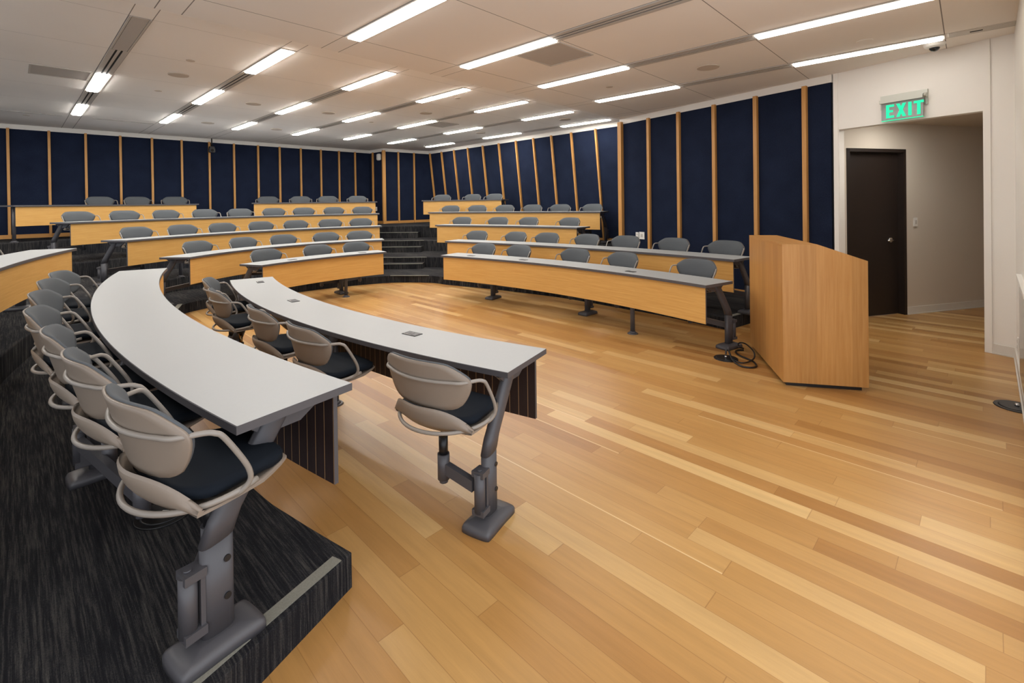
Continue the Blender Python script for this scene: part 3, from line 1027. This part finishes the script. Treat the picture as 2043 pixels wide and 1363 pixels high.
# ================================================================== CHAIRS
def build_chair_meshes():
    ms = {}
    hp_ = [(.0, .895), (.08, .895), (.16, .891), (.20, .881), (.255, .842), (.277, .818), (.280, .795), (.268, .758), (.245, .718), (.218, .686), (.17, .669), (.07, .664)]
    hp_ = [(p[0] * .95, p[1]) for p in hp_]
    ol = chaikin(hp_ + [(-p[0], p[1]) for p in reversed(hp_[1:])], 1)
    def back_y(x, z):
        return -.200 - .26 * (z - .66) + .085 * (x / .27) ** 2
    def place(x, z, o):
        return Vector((x, back_y(x, z) + o, z))
    b_ = bmesh.new()
    pad_surface(b_, ol, place, -.007, .003, 6)
    ms['back_shell'] = (b_, MAT['taupe'])
    b_ = bmesh.new()
    ol2 = [(p[0] * .985, .78 + (p[1] - .78) * .98 + .005) for p in ol]
    pad_surface(b_, ol2, place, .003, .014, 8, puff=lambda t: .026 * (1 - t ** 4))
    ms['back_cushion'] = (b_, MAT['pad'])
    # seat pan with rolled-up rear band
    b_ = bmesh.new()
    nu, nv = 20, 14
    def pan(u, v):
        # v 0 front edge .. 1 top of rear band
        if v < .6:
            t = v / .6
            y = .188 - .338 * t
            z = .545 - .02 * math.sin(min(1, t * 1.2) * pi / 2) - .012 * t
            z += .02 * u * u * t
        else:
            t = (v - .6) / .4
            y = -.15 - .075 * math.sin(t * pi / 2) - .01 * t
            z = .513 + .025 * u * u + .128 * t ** 1.2 * (1 - .93 * abs(u) ** 3.2)
            y += .115 * u * u * (.35 + .65 * t)
        hw = .228 + .022 * math.sin(max(0, min(v, 1) - .2) / .8 * pi * .6) - (.06 * max(0, .2 - v) / .2)
        return Vector((u * hw, y + (0.0 if v > .05 else -.01 * u * u), z))
    for off in (0, -.009):
        g = []
        for j in range(nv + 1):
            g.append([b_.verts.new(pan(-1 + 2 * i / nu, j / nv) + Vector((0, off * .6 if j > nv * .6 else 0, off))) for i in range(nu + 1)])
        for j in range(nv):
            for i in range(nu):
                f = b_.faces.new((g[j][i], g[j][i + 1], g[j + 1][i + 1], g[j + 1][i])); f.smooth = True
        if off == 0: g0 = g
    for i in range(nu):
        b_.faces.new((g0[0][i], g0[0][i + 1], g[0][i + 1], g[0][i])); b_.faces.new((g0[nv][i], g0[nv][i + 1], g[nv][i + 1], g[nv][i]))
    for j in range(nv):
        b_.faces.new((g0[j][0], g0[j + 1][0], g[j + 1][0], g[j][0])); b_.faces.new((g0[j][nu], g0[j + 1][nu], g[j + 1][nu], g[j][nu]))
    ms['seat_shell'] = (b_, MAT['taupe'])
    # seat cushion
    b_ = bmesh.new()
    oc = chaikin([(-.14, .185), (.14, .185), (.195, .14), (.226, -.02), (.225, -.11), (.15, -.185), (-.15, -.185), (-.225, -.11), (-.226, -.02), (-.195, .14)], 2)
    def placec(x, y, o):
        return Vector((x, y, .552 + o + .018 * (x / .25) ** 2 * (1 if y < .1 else .5) + (.05 * max(0, (-.08 - y) / .115) ** 2)))
    pad_surface(b_, oc, placec, -.012, .012, 8, puff=lambda t: .022 * (1 - t ** 4))
    ms['seat_cushion'] = (b_, MAT['seatpad'])
    # arm frame
    b_ = bmesh.new()
    def by(x, z): return back_y(x, z) - .0145
    pth = []
    side = [(.274, -.122, .808), (.287, -.100, .802), (.290, -.080, .785), (.288, -.035, .712), (.284, -.006, .655), (.276, .000, .615), (.255, -.022, .582), (.20, -.060, .560), (.12, -.080, .552)]
    for i in range(-5, 6):
        x_ = i / 5 * .235
        pth.append((x_, by(x_, .808), .808))
    full = [(-p[0], p[1], p[2]) for p in reversed(side)] + pth + side
    tube(b_, catmull(full, 4), .0083, 8)
    ms['arm_frame'] = (b_, MAT['tube'])
    # lower ring
    b_ = bmesh.new()
    ring = []
    for i in range(-8, 9):
        a = i / 8 * math.radians(100)
        ring.append((.256 * math.sin(a), -.005 - .229 * math.cos(a), .527 + .035 * (abs(i) / 8) ** 2))
    tube(b_, catmull(ring, 2), .009, 8)
    ms['seat_ring'] = (b_, MAT['tube'])
    b_ = bmesh.new()
    box(b_, (-.06, -.09, .478), (.05, .09, .50))
    cyl(b_, (0, 0, .455), (0, 0, .48), .03, .045, 16)
    tube(b_, [(-.04, .02, .488), (-.16, .03, .485), (-.2, .05, .475)], .005, 6)
    ms['seat_mount'] = (b_, MAT['black'])
    b_ = bmesh.new()
    cyl(b_, (0, 0, .36), (0, 0, .503), .0135, seg=16)
    ms['lift_rod'] = (b_, MAT['brass'])
    b_ = bmesh.new()
    cyl(b_, (0, 0, .30), (0, 0, .405), .0235, seg=18)
    ms['lift_sleeve'] = (b_, MAT['black'])
    out = {}
    for k, (b_, m) in ms.items():
        if k not in ('lift_rod', 'lift_sleeve'):
            up_ = .035 if k in ('seat_shell', 'seat_cushion', 'seat_ring', 'seat_mount') else 0
            bmesh.ops.translate(b_, vec=(0, 0 if k == 'seat_mount' else .03, up_), verts=b_.verts)
        o = new_obj(k, b_, m)
        out[k] = o.data
        bpy.data.objects.remove(o)
    return out
CH = build_chair_meshes()

def chair(pos, z, facing, hinge, label, group, body=(0, 0), hz=.19):
    """pos: plan point of the lift column; facing: plan unit vector; hinge: plan point of the desk pivot"""
    rz = math.atan2(facing.y, facing.x) - pi / 2
    r = empty('swivel_chair', (pos.x, pos.y, z), rz)
    for k, me in CH.items():
        o = bpy.data.objects.new(k, me)
        COL.objects.link(o)
        o.parent = r
        if k not in ('lift_rod', 'lift_sleeve', 'seat_mount'):
            o.location = (body[0], body[1], 0)
    # swing arm in chair coordinates
    R_ = Matrix.Rotation(-rz, 2)
    h = R_ @ (hinge - pos)
    b_ = bmesh.new()
    cyl(b_, (0, 0, .185), (0, 0, .315), .031, seg=20)
    cyl(b_, (0, 0, .168), (0, 0, .186), .022, seg=18)
    L = h.length
    if L > .05:
        d = h / L
        t = Vector((-d.y, d.x))
        c = []
        for s_, zz in ((.02, .245), (L - (.075 if hz < .2 else .034), hz)):
            q = d * s_
            c.append([(q.x + t.x * a, q.y + t.y * a, zz + b) for a, b in ((-.017, -.028), (.017, -.028), (.017, .028), (-.017, .028))])
        hexa(b_, c[0] + c[1])
    o = new_obj('swing_arm', b_, MAT['metal'], r)
    tag(r, label, 'chair', group)
    return r

# ================================================================== DESKS
def leg_mesh(H):
    """local: origin on the floor under the post, +y towards the front of the desk; H underside height"""
    b_ = bmesh.new()
    # foot: rounded slab
    ol = chaikin([(-.074, -.15), (.074, -.15), (.082, -.125), (.076, 0), (.08, .10), (.07, .122), (-.07, .122), (-.08, .10), (-.076, 0), (-.082, -.125)], 2)
    n = len(ol)
    rows = [(1.0, .0), (1.0, .022), (.95, .034), (.80, .042), (.45, .052)]
    rg = []
    for s_, z_ in rows:
        rg.append([b_.verts.new((p[0] * s_, (p[1] + .015) * s_ - .015, z_)) for p in ol])
    for a, b in zip(rg[:-1], rg[1:]):
        for i in range(n):
            j = (i + 1) % n
            f = b_.faces.new((a[i], a[j], b[j], b[i])); f.smooth = True
    b_.faces.new(rg[0]); b_.faces.new(rg[-1])
    # post and slanted strut, oval section
    def ring(y, z, hy, hx, tilt):
        o = []
        for i in range(16):
            a = 2 * pi * i / 16
            ca, sa = math.cos(a), math.sin(a)
            px = hx * (abs(ca) ** .7) * (1 if ca > 0 else -1)
            py = hy * (abs(sa) ** .7) * (1 if sa > 0 else -1)
            o.append(b_.verts.new((px, y + py, z - py * tilt)))
        return o
    rr = [ring(-.01, .035, .050, .027, 0), ring(-.01, .355, .050, .027, -.18)]
    rr2 = [ring(-.01, .352, .0525, .029, -.18), ring(.018, .42, .0505, .028, -.1), ring(.185, H - .035, .050, .025, -.0), ring(.185, H - .004, .050, .025, 0)]
    for q in (rr, rr2):
        for a, b in zip(q[:-1], q[1:]):
            for i in range(16):
                j = (i + 1) % 16
                f = b_.faces.new((a[i], a[j], b[j], b[i])); f.smooth = True
        b_.faces.new(q[0]); b_.faces.new(q[-1])
    # tapered arm plate under the top
    hexa(b_, [(-.012, .09, H - .02), (.012, .09, H - .02), (.012, .38, H - .02), (-.012, .38, H - .02),
              (-.03, .07, H - .001), (.03, .07, H - .001), (.03, .41, H - .001), (-.03, .41, H - .001)])
    hexa(b_, [(-.01, .15, H - .07), (.01, .15, H - .07), (.01, .29, H - .07), (-.01, .29, H - .07),
              (-.01, .08, H - .015), (.01, .08, H - .015), (.01, .38, H - .015), (-.01, .38, H - .015)])
    return b_
def bracket_mesh():
    b_ = bmesh.new()
    y = -.095
    cyl(b_, (0, y, .095), (0, y, .285), .027, seg=20)
    for z_ in (.082, .268):
        hexa(b_, [(-.034, y - .02, z_), (.034, y - .02, z_), (.03, -.05, z_), (-.03, -.05, z_),
                  (-.034, y - .02, z_ + .028), (.034, y - .02, z_ + .028), (.03, -.05, z_ + .028), (-.03, -.05, z_ + .028)])
    cyl(b_, (0, y, .296), (0, y, .302), .012, seg=12)
    hexa(b_, [(-.022, -.066, .09), (.022, -.066, .09), (.022, -.052, .09), (-.022, -.052, .09), (-.022, -.066, .29), (.022, -.066, .29), (.022, -.052, .29), (-.022, -.052, .29)])
    return b_
def support_mesh(H):
    b_ = bmesh.new()
    cyl(b_, (0, 0, 0), (0, 0, .012), .065, .055, 24)
    cyl(b_, (0, 0, .012), (0, 0, .03), .045, .034, 24)
    cyl(b_, (0, 0, .02), (0, 0, H - .001), .028, seg=20)
    return b_

DESK = {
 'R1': dict(c=(-6.264, -0.263), R=9.642, a0=58.32, a1=31.69, z=0.74, ch=[55.98, 51.85, 45.64, 41.1, 34.98], legs=[(54.3, (0, 1)), (43.9, (2, 3)), (32.25, (4,))], sup=[38.0], out=[55.3, 49.1, 38.3]),
 'R2': dict(c=(-7.613, -2.036), R=12.875, a0=60.65, a1=37.08, z=0.88, ch=[59.33, 55.45, 52.45, 48.96, 45.81, 42.36, 39.06], legs=[(57.3, (0, 1)), (50.6, (2, 3)), (44.0, (4, 5)), (37.5, (6,))], sup=[47.2]),
 'R3': dict(c=(-5.370, 1.933), R=9.743, a0=68.37, a1=47.35, z=1.11, ch=[66.37, 60.91, 56.54, 50.82], legs=[(64.3, (0,)), (58.6, (1, 2)), (47.9, (3,))], sup=[54]),
 'R4': dict(c=(-5.986, -0.966), R=13.942, a0=74.22, a1=55.33, z=1.38, ch=[72.76, 69.66, 66.57, 63.53, 60.52, 57.29], legs=[(71.2, (0, 1)), (65.05, (2, 3)), (58.9, (4, 5)), (55.75, ())], sup=[62]),
 'R5': dict(c=(-6.113, -0.193), R=14.287, a0=75.68, a1=65.87, z=1.7, ch=[74.26, 70.57, 67.96], legs=[(72.4, (0, 1)), (66.3, (2,))], sup=[69]),
 'B1': dict(c=(0.025, 5.420), R=3.974, a0=157.69, a1=125.54, z=0.74, ch=[150.3, 138.91, 129.79], legs=[(156.5, (0,)), (134.3, (1, 2))], sup=[135.6], out=[148.5, 131.0]),
 'B2': dict(c=(-1.469, 6.778), R=3.168, a0=178.68, a1=111.16, z=0.88, ch=[164.59, 151.93, 140.51, 128.06, 117.86], legs=[(176.8, (0,)), (146.2, (1, 2)), (123, (3, 4))], sup=[158, 131]),
 'B3': dict(c=(-1.322, 6.730), R=4.669, a0=172.36, a1=111.40, z=1.1, ch=[164.35, 155.72, 147.72, 139.41, 131.62, 123.53, 115.96], legs=[(171.2, (0,)), (151.7, (1, 2)), (135.5, (3, 4)), (119.7, (5, 6))], sup=[160, 143]),
 'B4': dict(c=(-1.678, 6.674), R=6.136, a0=165.61, a1=107.13, z=1.365, ch=[160.85, 154.44, 148.05, 141.67, 135.55, 129.1, 123.18, 116.86, 110.72], legs=[(164.8, (0,)), (151.2, (1, 2)), (138.6, (3, 4)), (126.1, (5, 6)), (113.8, (7, 8))], sup=[145, 130]),
 'B5a': dict(c=(-4.382, 8.007), R=5.117, a0=168.80, a1=131.43, z=1.68, ch=[150.23, 143.05, 135.67], legs=[(153.5, (0,)), (139.4, (1, 2))], sup=[167.9]),
 'B5b': dict(c=(0.857, -1.869), R=16.273, a0=118.11, a1=106.88, z=1.69, ch=[116.8, 113.96, 111.57, 108.75], legs=[(115.4, (0, 1)), (110.1, (2, 3))], sup=[112.5]),
 'F1': dict(c=(4.591, 10.476), R=8.849, a0=-148.10, a1=-119.82, z=0.74, legs=[(-120.3, (0,)), (-129.9, (1, 2)), (-140.3, (3, 4))], sup=[-132.2], out=[-145.7, -136.8, -125.7]),
 'F2': dict(c=(5.786, 11.326), R=11.395, a0=-150.21, a1=-124.43, z=0.88, legs=[(-124.85, (0,)), (-132.7, (1, 2, 3)), (-139.6, (4, 5)), (-147.0, (6,))], sup=[]),
 'F3': dict(c=(5.786, 11.326), R=12.5, a0=-155.25, a1=-133.5, z=1.095, legs=[(-154.9, (0,)), (-148.0, (1, 2)), (-144.6, (3,))], sup=[], ch=[-154.3, -149.8, -146.3, -142.9], pull=.24),
}
TIER = {'R1': 0, 'R2': 1, 'R3': 2, 'R4': 3, 'R5': 4, 'B1': 0, 'B2': 1, 'B3': 2, 'B4': 3, 'B5a': 4, 'B5b': 4, 'F1': 0, 'F2': 1, 'F3': 2}
# measured chairs of the near bank: (x, y of back-rest middle, facing degrees)
NEAR = {'F1': [(-.41, 2.25, 56, -.37, 2.45), (-1.23, 2.88, 47), (-1.76, 3.39, 43), (-2.49, 4.10, 42), (-2.93, 4.70, 26)],
        'F2': [(-1.13, 1.49, 55, -1.10, 1.71), (-1.641, 1.888, 50), (-2.094, 2.262, 43), (-2.638, 2.723, 37), (-3.148, 3.254, 33), (-3.618, 3.792, 29), (-3.975, 4.260, 26)]}
BANK = {'R': 'right bank', 'B': 'back-left bank', 'F': 'near-left bank'}
ROWN = ['front-row', 'second-row', 'third-row', 'fourth-row', 'top-row']
DESKLAB = {
 'R1': 'long curved front-row desk of the right bank, nearest the lectern', 'R2': 'long curved second-row desk of the right bank, its end hidden behind the lectern',
 'R3': 'curved third-row desk of the right bank with four chairs', 'R4': 'curved fourth-row desk of the right bank reaching the leaning wall',
 'R5': 'short top-row desk of the right bank with three chairs',
 'B1': 'short curved front-row desk of the back-left bank beside the aisle', 'B2': 'curved second-row desk of the back-left bank',
 'B3': 'long curved third-row desk of the back-left bank', 'B4': 'longest curved desk, fourth row of the back-left bank',
 'B5a': 'top-row desk at far left under the ribbed wall', 'B5b': 'top-row desk in the back-left bank beside the centre aisle, four chairs',
 'F1': 'curved grey desk in front on the wood floor with three power outlets', 'F2': 'largest curved grey desk in the foreground on the carpeted platform',
 'F3': 'curved desk cut off by the left picture edge, pale wood front'}

def rad_pt(c, r, a):
    a = math.radians(a)
    return Vector((c[0] + r * math.cos(a), c[1] + r * math.sin(a)))

def build_desk(key):
    D = DESK[key]
    c, R, z = D['c'], D['R'], D['z']
    zt = T[TIER[key]]
    a0, a1 = D['a0'], D['a1']
    amid = (a0 + a1) / 2
    base = rad_pt(c, R + W * .5, amid)
    root = empty('curved_desk', (base.x, base.y, zt))
    org = Vector((base.x, base.y, zt))
    def lp(p, zz):
        return Vector((p.x - org.x, p.y - org.y, zz - org.z))
    n = 48
    th_ = .03
    # top
    b_ = bmesh.new()
    ring = []
    for i in range(n + 1):
        a = a0 + (a1 - a0) * i / n
        ring.append((rad_pt(c, R, a), rad_pt(c, R + W, a)))
    prev = None
    cham = .0025
    for i, (f, g) in enumerate(ring):
        fin, gin = f + (g - f).normalized() * cham, g - (g - f).normalized() * cham
        row = [b_.verts.new(lp(q, zz)) for q, zz in ((fin, z), (gin, z), (g, z - cham), (g, z - th_), (f, z - th_), (f, z - cham))]
        if prev:
            for k in range(6):
                fc = b_.faces.new((prev[k], prev[(k + 1) % 6], row[(k + 1) % 6], row[k]))
                fc.material_index = 0 if k == 0 else 1
        if i in (0, n):
            fc = b_.faces.new(row); fc.material_index = 1
        prev = row
    new_obj('tabletop', b_, [MAT['top'], MAT['edge']], root)
    # modesty panel
    b_ = bmesh.new()
    uvl = b_.loops.layers.uv.verify()
    ins = math.degrees(.05 / R) * (1 if a1 > a0 else -1)
    pa0, pa1 = a0 + ins, a1 - ins
    if key in ('R1', 'R2', 'R3', 'R4', 'R5'):
        pa0, pa1 = a0 + ins * .6, a1 - ins * .6
    prev = None
    r0, r1 = R + .035, R + .053
    zb, zu = z - th_ - .375, z - th_ - .0005
    for i in range(n + 1):
        a = pa0 + (pa1 - pa0) * i / n
        s_ = abs(math.radians(a - pa0)) * R
        p, q = rad_pt(c, r0, a), rad_pt(c, r1, a)
        row = [b_.verts.new(lp(w_, zz)) for w_, zz in ((p, zb), (p, zu), (q, zu), (q, zb))]
        uvs = [(s_, 0), (s_, .375), (s_, .375), (s_, 0)]
        if prev:
            for k, mi in ((0, 0), (1, 2), (2, 1), (3, 2)):
                k2 = (k + 1) % 4
                fc = b_.faces.new((prev[0][k], prev[0][k2], row[k2], row[k]))
                fc.material_index = mi
                for l, uu in zip(fc.loops, (prev[1][k], prev[1][k2], uvs[k2], uvs[k])):
                    l[uvl].uv = uu
        if i in (0, n):
            fc = b_.faces.new(row); fc.material_index = 2
        prev = (row, uvs)
    new_obj('modesty_panel', b_, [MAT['laminate'], MAT['kerf'], MAT['edge']], root)
    # dark steel rail under the top
    H = z - th_ - zt
    def frame_at(a, r):
        p = rad_pt(c, r, a)
        rz = math.radians(a) + pi / 2       # local +y points to the centre (front)
        return Matrix.Translation(lp(p, zt)) @ Matrix.Rotation(rz, 4, 'Z')
    for (la, cs) in D['legs']:
        b_ = leg_mesh(H)
        lg = new_obj('leg', b_, MAT['metal'], root)
        lg.matrix_local = frame_at(la, R + W + (.02 if key == 'F2' else .055))
        b_ = bracket_mesh()
        bk = new_obj('pivot_bracket', b_, MAT['metal'], lg)
        if key in ('F1', 'F2'):
            b_ = bmesh.new()
            b_.free()
            for z_ in (.16, .285):
                for s2 in (-1, 1):
                    b_ = bmesh.new()
                    cyl(b_, (s2 * .026, .012, z_), (s2 * .031, .012, z_), .011, seg=14)
                    new_obj('bolt', b_, MAT['black'], lg)
    for la in D['sup']:
        o = new_obj('support_post', support_mesh(H), MAT['metal'], root)
        o.matrix_local = frame_at(la, R + .13)
    for oa in D.get('out', []):
        o = outlet_obj(root)
        o.matrix_local = Matrix.Translation(lp(rad_pt(c, R + .17, oa), z)) @ Matrix.Rotation(math.radians(oa) + pi / 2, 4, 'Z')
    tag(root, DESKLAB[key], 'desk', 'curved lecture desks')
    # chairs
    fam = key[0]
    nchairs = []
    hinge = {}
    for (la, cs) in D['legs']:
        for q in cs:
            hinge[q] = rad_pt(c, R + W + (.118 if key == 'F2' else .153), la)
    if key in NEAR:
        for (x, y, fd, *st) in NEAR[key]:
            f = Vector((math.cos(math.radians(fd)), math.sin(math.radians(fd))))
            p = Vector(st) if st else Vector((x, y)) + f * .125
            q = Vector((x, y)) - p
            nchairs.append((p, f, (q.dot(Vector((f.y, -f.x))), q.dot(f) + .125)))
    else:
        for i, a in enumerate(D['ch']):
            f = -Vector((math.cos(math.radians(a)), math.sin(math.radians(a))))
            f = (Matrix.Rotation(math.radians(random.uniform(-5, 5)), 2) @ f)
            nchairs.append((rad_pt(c, R + W + .07 + (D.get('pull', 0) if i == 0 else 0), a), f, (0, 0)))
    N = len(nchairs)
    for i, (p, f, bd) in enumerate(nchairs):
        if fam == 'F' and key != 'F3':
            w_ = f'{ORD[i + 1]} chair from the near end'
        elif key == 'F3':
            w_ = f'{ORD[i + 1]} chair from its far end'
        elif fam == 'R':
            w_ = f'{ORD[i + 1]} from the centre aisle'
        elif key == 'B5a':
            w_ = f'{ORD[i + 1]} from the left'
        else:
            w_ = f'{ORD[i + 1]} from the left'
        nm = {'F1': 'at the wood-floor desk in front', 'F2': 'at the largest foreground desk', 'F3': 'at the cropped left-edge desk',
              'B5a': 'at the far-left top-row desk', 'B5b': 'at the aisle-side top-row desk'}.get(key, f'at the {ROWN[TIER[key]]} desk of the {BANK[fam]}')
        lab = f'grey-padded swivel chair {nm}, {w_}' if fam != 'F' else f'taupe-shelled swivel chair {nm}, {w_}'
        grp = f'chairs {nm}'
        chair(p, zt, f, hinge.get(i, p), lab, grp, bd, .150 if (key == 'F2' and i == 2) else .215)

def outlet_obj(root):
    b_ = bmesh.new()
    box(b_, (-.062, -.035, -.001), (.062, .035, .004), 0)
    for x_ in (-.036, -.004):
        box(b_, (x_ - .013, -.018, .004), (x_ + .013, .018, .0052), 1)
    box(b_, (.022, -.02, .004), (.05, .02, .0052), 1)
    box(b_, (-.05, -.028, .004), (.015, -.024, .0052), 2)
    return new_obj('power_outlet', b_, [MAT['black'], MAT['edge'], MAT['trim']], root)

for key in DESK:
    build_desk(key)

# ================================================================== LECTERN
P1, P2, P3 = Vector((2.51, 5.18)), Vector((2.30, 4.07)), Vector((2.92, 3.92))
lx = (P3 - P2); wid = lx.length; lx.normalize()
ly = Vector((-lx.y, lx.x))
if ly.dot(P1 - P2) < 0: ly = -ly
dep = (P1 - P2).dot(ly)
root = empty('lectern', (P2.x, P2.y, 0), math.atan2(lx.y, lx.x))
sgn = 1 if Vector((-lx.y, lx.x)).dot(ly) > 0 else -1
flat = .27
prof = [(0, .035), (wid, .035), (wid, 1.08), (flat, 1.214), (0, 1.214)]
def side_panel(y0, y1, name):
    b_ = bmesh.new()
    v0 = [b_.verts.new((x_, y0, z_)) for x_, z_ in prof]
    v1 = [b_.verts.new((x_, y1, z_)) for x_, z_ in prof]
    b_.faces.new(v0); b_.faces.new(v1)
    for i in range(5):
        j = (i + 1) % 5
        b_.faces.new((v0[i], v0[j], v1[j], v1[i]))
    set_uv(b_, lambda co, f: (co.z, co.x + co.y))
    return new_obj(name, b_, MAT['lectern'], root)
side_panel(0, .02, 'side_panel')
side_panel(dep - .02, dep, 'side_panel')
b_ = bmesh.new(); box(b_, (0, .0205, .035), (.02, dep - .0205, 1.214 - .0205)); set_uv(b_, lambda co, f: (co.z, co.y + co.x)); new_obj('front_panel', b_, MAT['lectern'], root)
b_ = bmesh.new(); box(b_, (0, .0205, 1.1935), (flat, dep - .0205, 1.214)); set_uv(b_, lambda co, f: (co.y, co.x + co.z)); new_obj('top_shelf', b_, MAT['lectern'], root)
b_ = bmesh.new()
hexa(b_, [(flat, .0205, 1.19), (wid - .02, .0205, 1.06), (wid - .02, dep - .0205, 1.06), (flat, dep - .0205, 1.19), (flat, .0205, 1.208), (wid, .0205, 1.076), (wid, dep - .0205, 1.076), (flat, dep - .0205, 1.208)])
set_uv(b_, lambda co, f: (co.y, co.x)); new_obj('reading_surface', b_, MAT['lectern'], root)
b_ = bmesh.new(); box(b_, (.03, .03, .0), (wid - .04, dep - .03, .034)); new_obj('toe_kick', b_, MAT['black'], root)
b_ = bmesh.new(); box(b_, (.0205, .0205, .45), (wid - .03, dep - .0205, .47)); set_uv(b_, lambda co, f: (co.y, co.x)); new_obj('shelf', b_, MAT['lectern'], root)
tag(root, 'tall oak-veneer lectern with sloping top standing on the wood floor', 'lectern')

# floor box, cable and second floor box
def floor_box(x, y, z, r_, label, lid=False, white=False):
    ro = empty('floor_box', (x, y, z))
    b_ = bmesh.new()
    cyl(b_, (0, 0, 0), (0, 0, .006), r_, r_ * .97, 40)
    cyl(b_, (0, 0, .006), (0, 0, .010), r_ * .8, r_ * .74, 32)
    new_obj('cover', b_, MAT['black'], ro)
    b_ = bmesh.new()
    if white:
        box(b_, (-.014, -.007, .0102), (.014, .007, .0115)); new_obj('label_tag', b_, MAT['plate'], ro)
    else:
        cyl(b_, (0, 0, .010), (0, 0, .03), .014, .011, 14); new_obj('connector', b_, MAT['chrome'], ro)
    tag(ro, label, 'floor box')
floor_box(2.135, 4.80, 0, .115, 'round black floor box with a cable plugged in beside the lectern')
floor_box(3.80, 3.60, 0, .13, 'round black floor box at the right picture edge near the wall')
floor_box(-1.67, 2.26, T[1], .12, 'round black floor box in the carpet under the foreground chairs', white=True)
b_ = bmesh.new()
cp_ = [(2.135, 4.80, .043), (2.145, 4.81, .085), (2.165, 4.80, .075), (2.155, 4.72, .03), (2.155, 4.63, .012), (2.173, 4.536, .010), (2.239, 4.505, .010), (2.303, 4.53, .010), (2.335, 4.606, .010), (2.345, 4.692, .010),
       (2.322, 4.775, .010), (2.300, 4.871, .010), (2.315, 4.971, .010), (2.361, 5.028, .010), (2.425, 5.03, .010)]
tube(b_, catmull(cp_, 6), .0085, 8)
cp_ = [(2.425, 5.03, .027), (2.365, 5.01, .05), (2.385, 5.06, .065), (2.41, 5.075, .075), (2.44, 5.06, .075), (2.447, 5.01, .075), (2.418, 4.84, .078), (2.395, 4.742, .062), (2.365, 4.70, .03), (2.291, 4.643, .018),
       (2.209, 4.611, .018), (2.172, 4.661, .020), (2.155, 4.74, .030)]
tube(b_, catmull(cp_, 6), .0075, 8)
tag(new_obj('power_cable', b_, MAT['black']), 'black cable looping from the floor box to the lectern', 'cable')
